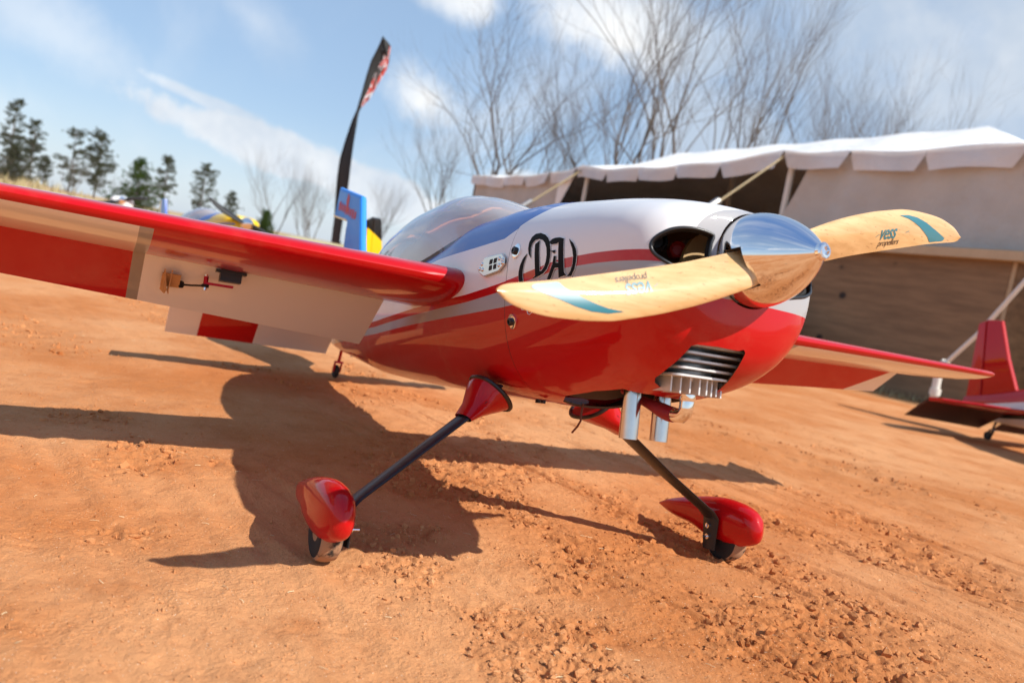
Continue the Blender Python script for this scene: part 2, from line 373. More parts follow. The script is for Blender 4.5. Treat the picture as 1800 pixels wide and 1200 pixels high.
# loose crumbs of clay and bits of straw
def scatter_xy(n, rmax=3.0):
    q = np.random.default_rng(5); a = R(152.4) + (q.random(n) - .5) * R(84); r_ = .45 + (q.random(n) ** 1.3) * rmax
    return .877 + r_ * np.cos(a), -.58 + r_ * np.sin(a), r_
def build_clods():
    x, y, r_ = scatter_xy(110000); m = rough_mask(x, y); q = np.random.default_rng(6)
    keep = q.random(len(x)) < (m * .55 + .10) ; x, y, r_, m = x[keep][:36000], y[keep][:36000], r_[keep][:36000], m[keep][:36000]
    z = ground_z(x, y, r_ * .0036)
    ico = bmesh.new(); bmesh.ops.create_icosphere(ico, subdivisions=1, radius=1); bv = np.array([v.co[:] for v in ico.verts]); bf = np.array([[v.index for v in f.verts] for f in ico.faces]); ico.free()
    n = len(x); size = .0005 + .0042 * q.random(n) ** 7 * (.3 + m) + .0009 * q.random(n)
    V = bv[None] * (1 + .9 * (q.random((n, len(bv), 1)) - .5)) * size[:, None, None] * (.45 + 1.0 * q.random((n, 1, 3)))
    V[:, :, 0] += x[:, None]; V[:, :, 1] += y[:, None]; V[:, :, 2] += z[:, None] + size[:, None] * .15
    F = bf[None] + (np.arange(n) * len(bv))[:, None, None]
    me = bpy.data.meshes.new('clay_crumbs'); me.from_pydata(V.reshape(-1, 3), [], F.reshape(-1, 3).tolist()); me.materials.append(M_clay)
    o = bpy.data.objects.new('clay_crumbs', me); COL.objects.link(o); tag(o, 'loose crumbs of orange clay lying on the ground', 'soil crumbs', kind='stuff')
build_clods()
def build_straw():
    x, y, r_ = scatter_xy(330, 2.2); z = ground_z(x, y, r_ * .0036); mb = MB()
    for i in range(len(x)):
        L = rng.uniform(.003, .013) * (1.8 if rng.random() < .05 else 1); a = rng.uniform(0, 6.28); w = rng.uniform(.0002, .0004); c = rng.uniform(-.5, .5)
        pts = []
        for k in range(4):
            t = k / 3 - .5; aa = a + c * t
            pts.append(Vector((x[i] + math.cos(aa) * L * t, y[i] + math.sin(aa) * L * t, z[i] + .0016 + .002 * (.25 - t * t) * rng.uniform(.3, 1.5))))
        mb.tube(pts, w, 3)
    o = mb.build('dry_grass_bits', mat('straw', (.62, .50, .30), .8, var=.3), None, 0); tag(o, 'short dry straw bits strewn over the clay', 'straw', kind='stuff')
build_straw()

# ================================================================== AIRCRAFT
SEC = [(-1.36, .012, .035, -.045, 2.2, 2.2), (-1.2, .032, .050, -.078, 2.3, 2.3), (-1.0, .055, .080, -.105, 2.4, 2.4), (-.88, .070, .098, -.120, 2.4, 2.5), (-.7, .092, .082, -.140, 2.6, 2.6), (-.5, .110, .078, -.152, 2.8, 2.7), (-.35, .120, .085, -.158, 2.8, 2.8), (-.25, .124, .100, -.162, 2.8, 2.8), (-.17, .126, .122, -.164, 2.6, 2.8), (-.08, .127, .122, -.166, 2.5, 2.8), (.0, .129, .117, -.168, 2.5, 2.7), (.05, .131, .109, -.168, 2.5, 2.6), (.15, .133, .092, -.162, 2.6, 2.5), (.22, .132, .080, -.150, 2.7, 2.5), (.27, .129, .070, -.138, 2.7, 2.5), (.30, .122, .063, -.124, 2.7, 2.5), (.322, .108, .057, -.105, 2.6, 2.5), (.334, .082, .0525, -.079, 2.3, 2.4), (.3395, .0498, .0497, -.0497, 2.0, 2.0)]
def hermite(S, x):
    if x <= S[0][0]: return list(S[0][1:])
    if x >= S[-1][0]: return list(S[-1][1:])
    for i in range(len(S) - 1):
        if S[i][0] <= x <= S[i + 1][0]: break
    h = S[i + 1][0] - S[i][0]; t = (x - S[i][0]) / h
    def tan(j, k):
        if j == 0: return (S[1][k] - S[0][k]) / (S[1][0] - S[0][0])
        if j == len(S) - 1: return (S[j][k] - S[j - 1][k]) / (S[j][0] - S[j - 1][0])
        a = (S[j][k] - S[j - 1][k]) / (S[j][0] - S[j - 1][0]); b = (S[j + 1][k] - S[j][k]) / (S[j + 1][0] - S[j][0])
        return 0 if a * b <= 0 else 2 * a * b / (a + b)
    return [(2 * t**3 - 3 * t * t + 1) * S[i][k] + (t**3 - 2 * t * t + t) * tan(i, k) * h + (-2 * t**3 + 3 * t * t) * S[i + 1][k] + (t**3 - t * t) * tan(i + 1, k) * h for k in range(1, len(S[0]))]
def surf_y(x, z):
    w, zt, zb, nt, nb = hermite(SEC, x); n, h = (nt, zt) if z > 0 else (nb, -zb)
    return w * (1 - min(1, abs(z / h))**n)**(1 / n)
def surf_xfront(y, z):
    lo, hi = .2, .3393
    def ins(x):
        w, zt, zb, nt, nb = hermite(SEC, x); n, h = (nt, zt) if z > 0 else (nb, -zb)
        return abs(y / w)**n + abs(z / h)**n < 1
    if ins(hi): return hi
    for _ in range(30):
        m = (lo + hi) / 2
        if ins(m): lo = m
        else: hi = m
    return lo
def ring(x, n=96, off=0.0, S=SEC):
    w, zt, zb, nt, nb = hermite(S, x); out = []
    for j in range(n):
        a = 2 * math.pi * j / n; c, s = math.cos(a), math.sin(a); e = nt if s > 0 else nb
        y = (w + off) * math.copysign(abs(c)**(2 / e), c); z = ((zt if s > 0 else -zb) + off) * math.copysign(abs(s)**(2 / e), s)
        out.append((x, y, z))
    return out
def lin(a, b, n): return [a + (b - a) * i / (n - 1) for i in range(n)]
CAN = [(-.90, .012, .096, .100), (-.86, .040, .088, .115), (-.78, .070, .072, .150), (-.65, .093, .060, .185), (-.5, .103, .056, .200), (-.38, .104, .060, .200), (-.28, .096, .078, .183), (-.21, .078, .100, .160), (-.165, .050, .114, .140), (-.135, .006, .122, .124)]
NACA = lambda q: 5 * (.2969 * math.sqrt(q) - .126 * q - .3516 * q * q + .2843 * q**3 - .1015 * q**4)
def foil(le, te, y, thick, q0, q1, n=14, defl=0.0, zc=0.0, vertical=False):
    """closed section between chord fractions q0..q1, turned about its front edge by defl"""
    ch = le - te; up_, dn = [], []
    for i in range(n + 1):
        q = q0 + (q1 - q0) * (1 - math.cos(math.pi * i / n)) / 2 if q0 == 0 else q0 + (q1 - q0) * i / n
        t = NACA(min(q, 1)) * thick * ch; up_.append((le - q * ch, t)); dn.append((le - q * ch, -t))
    pts = up_ + dn[::-1][0:-1] if q0 == 0 else up_ + dn[::-1]
    hx = le - q0 * ch; out = []
    for px, pz in pts:
        dx = px - hx; c, s = math.cos(defl), math.sin(defl)
        out.append((hx + dx * c - pz * s * 0 , y, zc + pz * c + dx * s) if not vertical else (px, pz, y))
    return out
WLE = lambda y: -.112 + (y - .105) * .05
WHI = lambda y: -.350 + (y - .105) * .11
WTE = lambda y: -.508 + (y - .105) * .19
def wing_mb(s, y0=.10, y1=1.12):
    mb = MB(); rs = []
    for y in lin(y0, y1, 22) + [1.128, 1.136, 1.141, 1.1435]:
        k = 1.0 if y <= 1.12 else math.sqrt(max(.0, 1 - ((y - 1.12) / .0245)**2)); le, te = WLE(y), WTE(y)
        rec = 0 if y <= 1.12 else (1 - k) * .05
        ail = .165 <= y <= 1.06
        rs.append([(px, s * yy, pz * k) for px, yy, pz in foil(le - rec, te + rec * 2, y, .148 - .048 * (y - .1), 0, (le - WHI(y) - .003) / (le - te) if ail or y < 1.09 else 1.0, 16)])
    mb.rings(rs, (True, True)); return mb
def aileron_mb(s, defl):
    mb = MB(); rs = []
    for y in lin(.168, 1.057, 14):
        le, te = WLE(y), WTE(y)
        rs.append([(px, s * yy, pz) for px, yy, pz in foil(le, te, y, .148 - .048 * (y - .1), (le - WHI(y)) / (le - te), 1.0, 6, defl)])
    mb.rings(rs); return mb
def slab(poly, half, rnd=.6, axis='y'):
    """plate from an (x,z) outline, bevelled towards the rim"""
    cx = sum(p[0] for p in poly) / len(poly); cz = sum(p[1] for p in poly) / len(poly); mb = MB()
    sh = lambda k: [(cx + (p[0] - cx) * k, cz + (p[1] - cz) * k) for p in poly]
    rs = []
    for k, t in ((.93, -half), (.985, -half * .6), (1, 0), (.985, half * .6), (.93, half)): rs.append([(a, t, b) for a, b in sh(k)])
    mb.rings(rs); return mb
HTH = R(10.39)
def aircraft(name, m, hero=False, loc=(0, 0), yaw=0.0, scale=1.0, prop_rot=R(15.6)):
    root = empty(name, (loc[0], loc[1], 0), (0, -HTH, yaw), scale)
    B = lambda mb, nm, mt, par=root, sm=30: mb.build(nm, mt, par, sm, ZO)
    res = 96 if hero else 32
    xs = [x for x in lin(-1.36, .0328, 70 if hero else 22)]
    mb = MB(); mb.rings([ring(x, res, -.0016) for x in xs]); fus = B(mb, 'fuselage', m['body'])
    # cowl with its openings
    xc = lin(.036, .29, 46 if hero else 8) + lin(.295, .33, 14 if hero else 4) + lin(.332, .3395, 9 if hero else 2)
    mb = MB()
    outer = [ring(x, res) for x in xc]
    if hero:
        inner = [[(p[0] - (.0018 if k > len(xc) - 8 else 0), p[1] * .983, p[2] * .983) for p in r] for k, r in enumerate(outer)]
        mb.rings(outer + inner[::-1], (False, False), mi=0); n = len(outer) - 1
        a = len(mb.v); mb.rings([outer[0], inner[0]], (False, False))
        for k in range(len(mb.f)):   # inner wall dark
            if k >= (n + 1) * res and k < (2 * n + 1) * res: mb.mi[k] = 1
        bmm = MB(); bmm.v = mb.v; bmm.f = mb.f; bmm.mi = mb.mi
    else:
        mb.rings(outer)
    cowl = B(mb, 'cowl', [m['body'], M_dark])
    if hero:
        bm = bmesh.new(); bm.from_mesh(cowl.data); bmesh.ops.remove_doubles(bm, verts=bm.verts, dist=1e-6); bmesh.ops.recalc_face_normals(bm, faces=bm.faces); bm.to_mesh(cowl.data); bm.free()
    # canopy
    can = MB(); rs = []
    for x in lin(-.90, -.135, 40 if hero else 14):
        w, zb, zt = hermite(CAN, x)
        rs.append([(x, w * math.copysign(abs(math.cos(a))**.85, math.cos(a)), zb + (zt - zb) * abs(math.sin(a))**.85) for a in lin(0, math.pi, 33 if hero else 17)])
    can.rings(rs, (False, False), closed=False); B(can, 'canopy', m['glass'], root, 60)
    # wings
    wings = {}
    for s in m.get('sides', (-1, 1)):
        w = B(wing_mb(s), 'wing', m['wing'], root, 40); wings[s] = w
        B(aileron_mb(s, R(m.get('ail', (38, 40))[0 if s < 0 else 1])), 'aileron', m['aileron'], w, 25)
    for s in (-1, 1):
        st = MB(); rs = []
        for y in lin(.02, .455, 8): rs.append([(px, s * yy, pz) for px, yy, pz in foil(-.955 - (y - .02) * .20, -1.27 + (y - .02) * .02, y, .07, 0, (.155 - (y - .02) * .20) / (.315 - (y - .02) * .22), 10, zc=m.get('stz', .006))])
        st.rings(rs); sb = B(st, 'stabilizer', m['stab'], root, 40)
        el = MB(); rs = []
        for y in lin(.035, .452, 8): rs.append([(px, s * yy, pz) for px, yy, pz in foil(-.955 - (y - .02) * .20, -1.262 + (y - .02) * .02, y, .07, (.158 - (y - .02) * .20) / (.307 - (y - .02) * .22), 1.0, 5, R(m.get('ele', 41)), zc=m.get('stz', .006))])
        el.rings(rs); B(el, 'elevator', m['elevator'], sb, 25)
    fin = slab([(-1.02, .055), (-1.06, .12), (-1.105, .215), (-1.157, .354), (-1.41, .43), (-1.44, .345), (-1.27, .305), (-1.268, -.0)] if hero else [(-1.10, .06), (-1.15, .20), (-1.195, .37), (-1.27, .38), (-1.268, -.0)], .010); f_ = B(fin, 'fin', m['fin'], root, 25)
    rd = slab([(0, -.06), (0, .295), (-.118, .31), (-.128, .0), (-.10, -.06)] if hero else [(0, -.06), (0, .378), (-.04, .37), (-.085, .0), (-.07, -.06)], .009); r_ = B(rd, 'rudder', m['rudder'], f_, 25)
    th = R(-16 if hero else -5); off = Vector((-1.273, 0, 0))
    for v in r_.data.vertices:
        x, y = v.co.x, v.co.y; v.co.x = off.x + x * math.cos(th) - y * math.sin(th); v.co.y = x * math.sin(th) * -1 * -1 + y * math.cos(th)
    # main gear
    for s in (-1, 1):
        leg = MB(); P = [(-.050, .085, -.150), (-.039, .135, -.1985), (-.022, .215, -.259), (-.003, .282, -.307), (-.001, .2915, -.318), (-.001, .2915, -.366)]
        hw = [.022, .0215, .0195, .0185, .0175, .013]; rs = []
        for i, (px, py, pz) in enumerate(P):
            a, b = Vector(P[max(i - 1, 0)]), Vector(P[min(i + 1, len(P) - 1)]); t = (b - a).normalized(); nrm = Vector((0, -t.z, t.y)).normalized()
            sec = [(hw[i] * math.cos(q), .0036 * math.sin(q)) for q in [k * math.pi / 8 for k in range(16)]]
            rs.append([(px + u, s * (py + nrm.y * v), pz + nrm.z * v) for u, v in sec])
        leg.rings(rs); lg = B(leg, 'landing_gear_leg', m['leg'])
        fr = MB(); cs = [(-.060, .088, -.162, .044, .032), (-.059, .096, -.167, .040, .030), (-.054, .108, -.177, .031, .022), (-.045, .121, -.1875, .0265, .0135), (-.039, .136, -.1995, .0245, .0075)]
        ax = Vector((0, .66, -.75)).normalized(); bx = Vector((0, .75, .66)).normalized(); rs = []
        for cx_, cy_, cz_, ra, rb in cs:
            rs.append([(cx_ + ra * math.copysign(abs(math.cos(q))**.8, math.cos(q)), s * (cy_ + bx.y * rb * math.sin(q)), cz_ + bx.z * rb * math.sin(q)) for q in [k * math.pi / 16 for k in range(32)]])
        fr.rings(rs, (True, False)); fo = B(fr, 'leg_fairing', m['pant'])
        if hero:
            ed = MB(); ed.ctube([Vector(p) for p in rs[0]], .0032, 8); B(ed, 'fairing_edge', M_black, fo)
        # pant
        ps = [(.078, .0015, -.322, -.326), (.0755, .0085, -.310, -.337), (.068, .0160, -.301, -.345), (.052, .0225, -.293, -.351), (.028, .0265, -.288, -.356), (.0, .0280, -.286, -.355), (-.03, .0270, -.288, -.350), (-.07, .0225, -.294, -.339), (-.11, .0165, -.302, -.334), (-.14, .009, -.310, -.3275), (-.162, .0015, -.3185, -.3205)]
        pt = MB(); rs = []
        for x in lin(.078, -.162, 40 if hero else 12):
            w, zt, zb = hermite([(-a, b * .84, c, d_) for a, b, c, d_ in ps], -x); zc = (zt + zb) / 2; hh = (zt - zb) / 2
            rs.append([(x, s * .3190 + w * math.copysign(abs(math.cos(q))**.82, math.cos(q)), zc + hh * math.copysign(abs(math.sin(q))**.82, math.sin(q))) for q in [k * math.pi / 20 for k in range(40)]])
        pt.rings(rs); B(pt, 'wheel_pant', m['pant'], root, 50)
        wc = (.0065, s * .3190, -.3466); wh = MB()
        wh.lathe([(-.0128, .010), (-.0138, .022), (-.0138, .030), (-.011, .0345), (-.005, .0362), (.0, .0365), (.005, .0362), (.011, .0345), (.0138, .030), (.0138, .022), (.0128, .010)], wc, (0, 1, 0), 32)
        wo = B(wh, 'wheel', M_tyre, root, 40)
        if hero:
            hb = MB(); hb.lathe([(0, .009), (.0015, .008), (.002, .004)], (wc[0], wc[1] - s * .0132, wc[2]), (0, -s, 0), 20); B(hb, 'hub', M_matt, wo)
            bt = MB()
            for bx_, bz in ((-.002, -.330), (-.001, -.3466)): bt.lathe([(0, .0042), (.003, .0042), (.0032, .0025), (.0022, .002)], (bx_, s * .2880, bz), (0, -s, 0), 12)
            bt.tube([(-.001, s * .288, -.3466), (-.001, s * .276, -.3466)], .0017, 8); B(bt, 'axle_bolt', M_chrome, lg)
    # tail wheel
    tw = MB(); tw.lathe([(-.006, .006), (-.007, .014), (-.004, .0182), (.004, .0182), (.007, .014), (.006, .006)], (-1.2267, 0, -.137), (0, 1, 0), 20); two = B(tw, 'tail_wheel', M_tyre)
    tf = MB(); tf.tube([(-1.19, 0, -.075), (-1.205, 0, -.108)], .0045, 8); tf.box((-1.205, 0, -.112), (.008, .011, .003)); tf.box((-1.215, .0095, -.126), (.006, .0012, .013), Matrix.Rotation(R(25), 3, 'Y')); tf.box((-1.215, -.0095, -.126), (.006, .0012, .013), Matrix.Rotation(R(25), 3, 'Y'))
    B(tf, 'tail_wheel_fork', m.get('fork', M_black), two)
    # propeller and spinner
    if prop_rot is not None: prop_and_spinner(root, B, hero, prop_rot, m)
    return root, fus, cowl, wings

def prop_and_spinner(root, B, hero, phi, m):
    PX = .366; LE = [(.028, .022), (.05, .026), (.09, .032), (.126, .0355), (.165, .0372), (.20, .0370), (.224, .0345), (.252, .0290), (.275, .0230), (.295, .0145), (.307, .007), (.3145, -.002)]
    TE_ = [(.028, -.0125), (.05, -.0115), (.085, -.0092), (.12, -.0072), (.19, -.0062), (.25, -.0058), (.285, -.0068), (.300, -.0075), (.309, -.0068), (.3145, -.0042)]
    def tw(r): return math.tan(min(R(38), math.atan(.235 / (2 * math.pi * max(r, .03)))))
    def sect(r):
        return hermite([(a, b) for a, b in LE], r)[0], hermite([(a, b) for a, b in TE_], r)[0]
    def front(r, s_):
        le, te = sect(r); c = min(1, max(0, (s_ - te) / max(le - te, 1e-5))); t = (.0125 if r < .06 else .0125 * (1 - (r - .06) / .26) ** 1.0 + .0022)
        return (s_ - .006) * tw(r) * .8 + t * .62 * (math.sin(math.pi * c ** 1.35) ** .75 if 0 < c < 1 else 0)
    def back(r, s_):
        le, te = sect(r); c = min(1, max(0, (s_ - te) / max(le - te, 1e-5))); t = (.0125 if r < .06 else .0125 * (1 - (r - .06) / .26) + .0022)
        return (s_ - .006) * tw(r) * .8 - t * .38 * (math.sin(math.pi * c) ** .6 if 0 < c < 1 else 0)
    def place(k, r, s_, x):
        a = phi + k * math.pi; ay, az = math.cos(a), math.sin(a); by, bz = -math.sin(a), math.cos(a)
        return (PX + x, ay * r + by * s_, az * r + bz * s_)
    pr = MB()
    N = 26 if hero else 10
    for k in (0, 1):
        rs = []
        for r in ([.0] if k else []) + lin(.028, .30, 44 if hero else 14) + ([.304, .3075, .3105, .313, .3145] if hero else [.31, .3145]):
            if r == 0: continue
            le, te = sect(r); rr = []
            for j in range(N): s_ = te + (le - te) * (1 - math.cos(math.pi * j / N)) / 2; rr.append(place(k, r, s_, front(r, s_)))
            for j in range(N): s_ = le - (le - te) * (1 - math.cos(math.pi * j / N)) / 2; rr.append(place(k, r, s_, back(r, s_)))
            rs.append(rr)
        pr.rings(rs)
    pr.lathe([(-.012, .028), (.012, .028)], (PX, 0, 0), (1, 0, 0), 32)
    po = B(pr, 'propeller', m['prop'], root, 40)
    # spinner
    RS = .0485
    prof = [(.3408, .0468), (.3412, .0481), (.3425, RS), (.3500, RS)] + [(.350 + .0800 * t, RS * (1 - t**1.75)**.82) for t in lin(.03, .965, 46 if hero else 12)]
    sp = MB()
    if hero:
        inn = [(x - .0012, max(r - .0015, .001)) for x, r in prof if x > .3420]
        n = 160; pro = prof + inn[::-1]; pro.append(pro[0])
        rs = [[(x, r * math.cos(2 * math.pi * j / n), r * math.sin(2 * math.pi * j / n)) for j in range(n)] for x, r in pro]
        sp.rings(rs, (False, False))
    else:
        sp.lathe(prof, (0, 0, 0), (1, 0, 0), 24)
    so = B(sp, 'spinner', m['spinner'], root, 50)
    if hero:
        bm = bmesh.new(); bm.from_mesh(so.data); bmesh.ops.remove_doubles(bm, verts=bm.verts, dist=1e-6); bmesh.ops.recalc_face_normals(bm, faces=bm.faces); bm.to_mesh(so.data); bm.free()
        cut = MB()
        for k in (0, 1):
            a = phi + k * math.pi
            pl = [(-.0175, -.0150), (.002, -.0158), (.0135, .0245), (-.003, .0275), (-.013, .008)]
            rs = []
            for r in (.022, .07):
                rs.append([(PX + x, math.cos(a) * r - math.sin(a) * s_, math.sin(a) * r + math.cos(a) * s_) for x, s_ in pl])
            cut.rings(rs)
        boolean(so, [cut])
        bp = MB(); bp.lathe([(.3398, .0476), (.3425, .0470)], (0, 0, 0), (1, 0, 0), 96); B(bp, 'spinner_backplate', M_alu, so, 30)
        nb = MB(); nb.lathe([(.4260, .0086), (.4295, .0086), (.4305, .0070), (.4300, .0062), (.4318, .0060), (.4322, .0042), (.4300, .0036), (.4300, .0004)], (0, 0, 0), (1, 0, 0), 32); B(nb, 'spinner_bolt', M_chrome, so, 20)
        # prints on the blades
        def strip(name, outl, mt, k, lift=.00035):
            decal(name, outl, mt, po, lambda r, s_: place(k, r, s_, front(r, s_) + lift), .0025)
        teal = [(.196, .0300), (.212, .0295), (.229, .0255), (.2445, .0190), (.2577, .0118), (.270, .0055), (.2805, -.0003), (.2825, -.0022), (.2800, -.0042), (.277, -.0046), (.266, -.0041), (.2565, -.0040), (.2540, -.0030), (.2500, .0020), (.2412, .0085), (.2325, .0145), (.2226, .0200), (.212, .0250)]
        for k in (0, 1):
            strip('blade_flash', teal, M_teal, k)
            for txt, mt, sz, r0, s0, bold in (('vess', M_teal, .0215, .1590, .0058, .0003), ('propellers', M_ink, .0092, .1605, -.0012, 0)):
                text_decal('blade_lettering', txt, mt, po, sz, .35, bold, lambda u, v, r0=r0, s0=s0, k=k: place(k, r0 + u, s0 + v, front(r0 + u, s0 + v) + .0004), .86 if txt == 'vess' else 1.0)
            ln = [(.1535, .0088), (.1590, .0112), (.1590, .0118), (.1535, .0094)]; strip('blade_lettering', ln, M_teal, k, .0005)
            ln = [(.2065, .0100), (.213, .0112), (.213, .0118), (.2065, .0106)]; strip('blade_lettering', ln, M_teal, k, .0005)

def refine_flat(verts2, faces, step):
    bm = bmesh.new(); vs = [bm.verts.new((a, b, 0)) for a, b in verts2]; 
    for f in faces:
        try: bm.faces.new([vs[i] for i in f])
        except ValueError: pass
    for _ in range(6):
        e = [x for x in bm.edges if x.calc_length() > step]
        if not e: break
        bmesh.ops.subdivide_edges(bm, edges=e, cuts=1); bmesh.ops.triangulate(bm, faces=[f for f in bm.faces if len(f.verts) > 3])
    V = [(v.co.x, v.co.y) for v in bm.verts]; bm.verts.index_update(); F = [tuple(v.index for v in f.verts) for f in bm.faces]; bm.free(); return V, F
def decal(name, outl, mt, parent, fn, step=.004):
    tri = geometry.tessellate_polygon([[Vector((a, b, 0)) for a, b in outl]])
    V, F = refine_flat(outl, tri, step); mb = MB(); mb.add([fn(a, b) for a, b in V], F); return mb.build(name, mt, parent, 60, ZO)
def text_decal(name, txt, mt, parent, size, shear, bold, fn, sx=1.0):
    cu = bpy.data.curves.new('t', 'FONT'); cu.body = txt; cu.size = size; cu.shear = shear; cu.offset = bold; cu.resolution_u = 3; cu.space_character = .95
    to = bpy.data.objects.new('t', cu); COL.objects.link(to); dg = bpy.context.evaluated_depsgraph_get(); me = bpy.data.meshes.new_from_object(to.evaluated_get(dg))
    V, F = refine_flat([(v.co.x * sx, v.co.y) for v in me.vertices], [tuple(p.vertices) for p in me.polygons], .003)
    bpy.data.objects.remove(to); bpy.data.curves.remove(cu); bpy.data.meshes.remove(me)
    mb = MB(); mb.add([fn(a, b) for a, b in V], F); return mb.build(name, mt, parent, 60, ZO)

def glass_mat(name, haze=.10):
    m = bpy.data.materials.new(name); m.use_nodes = True; g = NG(m.node_tree)
    tr = g.n('BsdfTransparent', {0: (.95, .95, .96, 1)}); gl = g.n('BsdfGlossy', {'Color': (1, 1, 1, 1), 'Roughness': .035}); df = g.n('BsdfDiffuse', {0: (.80, .75, .74, 1)})
    fr = g.n('Fresnel', {'IOR': 1.5}); k = g.m('ADD', g.m('MULTIPLY', fr.outputs[0], 1.15), .03, clamp=True)
    a = g.n('MixShader', {0: haze, 1: tr.outputs[0], 2: df.outputs[0]}); b = g.n('MixShader', {0: k, 1: a.outputs[0], 2: gl.outputs[0]})
    g.n('OutputMaterial', {0: b.outputs[0]}); return m
M_glass = glass_mat('canopy_glass', .42)
def matte(name, c): return mat(name, c, .5, coat=.15, spec=.2)
HM = dict(body=glossy('hero_paint', livery(BLUE, WHITE, RED, SILV, RED)), glass=M_glass,
          wing=glossy('hero_wing_film', wing_col(RED, WHITE), .3), aileron=glossy('hero_aileron_film', ail_col(WHITE, RED), .3), stab=M_red, elevator=glossy('hero_elevator_film', ele_col(WHITE, RED), .3),
          fin=matte('fin_blue', (.035, .27, .80)), rudder=matte('rudder_shaded_blue', (.02, .09, .36)), leg=M_carbon, pant=M_red, prop=M_wood, spinner=M_chrome, fork=mat('red_anodised', (.45, .01, .02), .3, .7))  # rudder is turned from the light; that shade is put into its darker blue

# ------------------------------------------------------------------ the red, white and blue aircraft in front
hero, fus, cowl, wings = aircraft('model_aeroplane', HM, hero=True)
tag(hero, 'glossy red, white and blue model aeroplane in front, with polished spinner and wooden propeller', 'model plane')
HB = lambda mb, nm, mt, par=hero, sm=30: mb.build(nm, mt, par, sm, ZO)
INT = [(.0545, .0165), (.0600, .0190), (.072, .0205), (.086, .0200), (.098, .0170), (.1065, .0120), (.1120, .0060), (.1140, -.0010), (.1120, -.0080), (.107, -.0135), (.098, -.0185), (.086, -.0230), (.070, -.0265), (.058, -.0290), (.0525, -.0290), (.0560, -.020), (.0580, -.008), (.0570, .008)]
HOLE = [(.2723, -.0593, -.129), (.2935, -.0609, -.1186), (.3123, -.0595, -.1057), (.3223, -.0574, -.0954), (.3252, -.0518, -.0934), (.3288, -.0276, -.0932), (.3293, .0004, -.0941), (.3302, .0074, -.0922), (.3287, .0113, -.095), (.3228, .0115, -.1038), (.3124, .0137, -.1146), (.2967, .019, -.1255), (.2787, .0245, -.1337), (.2640, .0098, -.1385), (.2560, -.0216, -.1400), (.2580, -.0421, -.1356), (.2630, -.053, -.1325)]
cuts = []
for s in (-1, 1):
    c = MB(); c.rings([[(x, s * y, z) for y, z in INT] for x in (.24, .45)]); cuts.append(c)
nrm = Vector((.62, -.15, -.77)).normalized()
c = MB(); c.rings([[tuple(Vector(p) + nrm * k) for p in HOLE] for k in (-.03, .04)]); cuts.append(c)
ex = [(.06 + .0, -.02), (.07, -.046), (.10, -.062), (.17, -.066), (.215, -.058), (.232, -.03), (.232, .03), (.215, .058), (.17, .066), (.10, .062), (.07, .046), (.06, .02)]
c = MB(); c.rings([[(x, y, z) for x, y in ex] for z in (-.128, -.24)]); cuts.append(c)
boolean(cowl, cuts)
def smooth_loop(pts, n=4):
    out = []; N = len(pts)
    for i in range(N):
        p0, p1, p2, p3 = (Vector(pts[(i + k) % N]) for k in (-1, 0, 1, 2))
        for j in range(n):
            t = j / n; out.append(.5 * ((2 * p1) + (-p0 + p2) * t + (2 * p0 - 5 * p1 + 4 * p2 - p3) * t * t + (-p0 + 3 * p1 - 3 * p2 + p3) * t**3))
    return out
for s in (-1, 1):
    lp = MB(); loop = smooth_loop([(0, y, z) for y, z in INT], 4); lp.ctube([(surf_xfront(p.y, p.z) - .0004, s * p.y, p.z) for p in loop], .0020, 10)
    HB(lp, 'intake_rim', M_black, cowl, 60)
    dk = MB(); dk.ctube([(surf_xfront(p.y, p.z) - .006, s * p.y * .965, p.z) for p in loop], .0028, 6); HB(dk, 'intake_lining', M_matt, cowl, 60)
sm_ = MB(); sm_.rings([ring(.0322, 96, -.0019), ring(.0330, 96, -.0009), ring(.0366, 96, -.0009)], (False, False)); HB(sm_, 'cowl_seam', M_matt, cowl)
# engine
en = MB(); en.box((.235, 0, 0), (.045, .028, .028)); en.lathe([(.28, .02), (.30, .017), (.325, .015), (.344, .015)], (0, 0, 0), (1, 0, 0), 20)
en.box((.17, 0, .0), (.02, .02, .024)); en.tube([(.16, 0, .0), (.12, .0, .0)], .018, 16)
engine = HB(en, 'engine_block', M_alu)
bf = MB(); bf.lathe([(.283, .0), (.285, .046), (.290, .046), (.292, .0)], (0, -.006, -.008), (1, 0, 0), 32); HB(bf, 'hub_plate', mat('tan_plate', (.42, .26, .10), .5), engine)
for (x, y, z, rr, mt, nm) in ((.272, -.046, .012, .009, mat('red_cap', (.38, .02, .015), .35), 'red_cap'), (.265, -.070, .018, .012, M_black, 'black_cap')):
    q = MB(); q.lathe([(-.01, rr), (.006, rr), (.0075, rr * .75), (.003, rr * .6)], (x, y, z), (1, -.5, 0), 20); HB(q, nm, mt, engine)
fr = MB(); fr.box((.245, -.078, -.004), (.004, .022, .022), Matrix.Rotation(R(20), 3, 'X')); fr.box((.25, -.07, -.015), (.0025, .003, .024), Matrix.Rotation(R(35), 3, 'X')); HB(fr, 'engine_mount', mat('mount_bronze', (.20, .12, .08), .45, .6), engine)
wl = MB(); wl.rings([[(x, y * .93, z * .93) for _, y, z in ring(.06, 48)] for x in (.056, .062)]); HB(wl, 'firewall', M_dark, fus)
cy = MB(); cy.lathe([(-.03, .028), (-.125, .028)], (.250, 0, 0), (0, 0, 1), 28); cyl = HB(cy, 'cylinder', M_alu)
def rrect(cx, cy_, hx, hy, r, n=5):
    out = []
    for sx, sy, a0 in ((1, 1, 0), (-1, 1, 90), (-1, -1, 180), (1, -1, 270)):
        for k in range(n): a = R(a0 + 90 * k / (n - 1)); out.append((cx + sx * (hx - r) + r * math.cos(a), cy_ + sy * (hy - r) + r * math.sin(a)))
    return out
fin_me = None
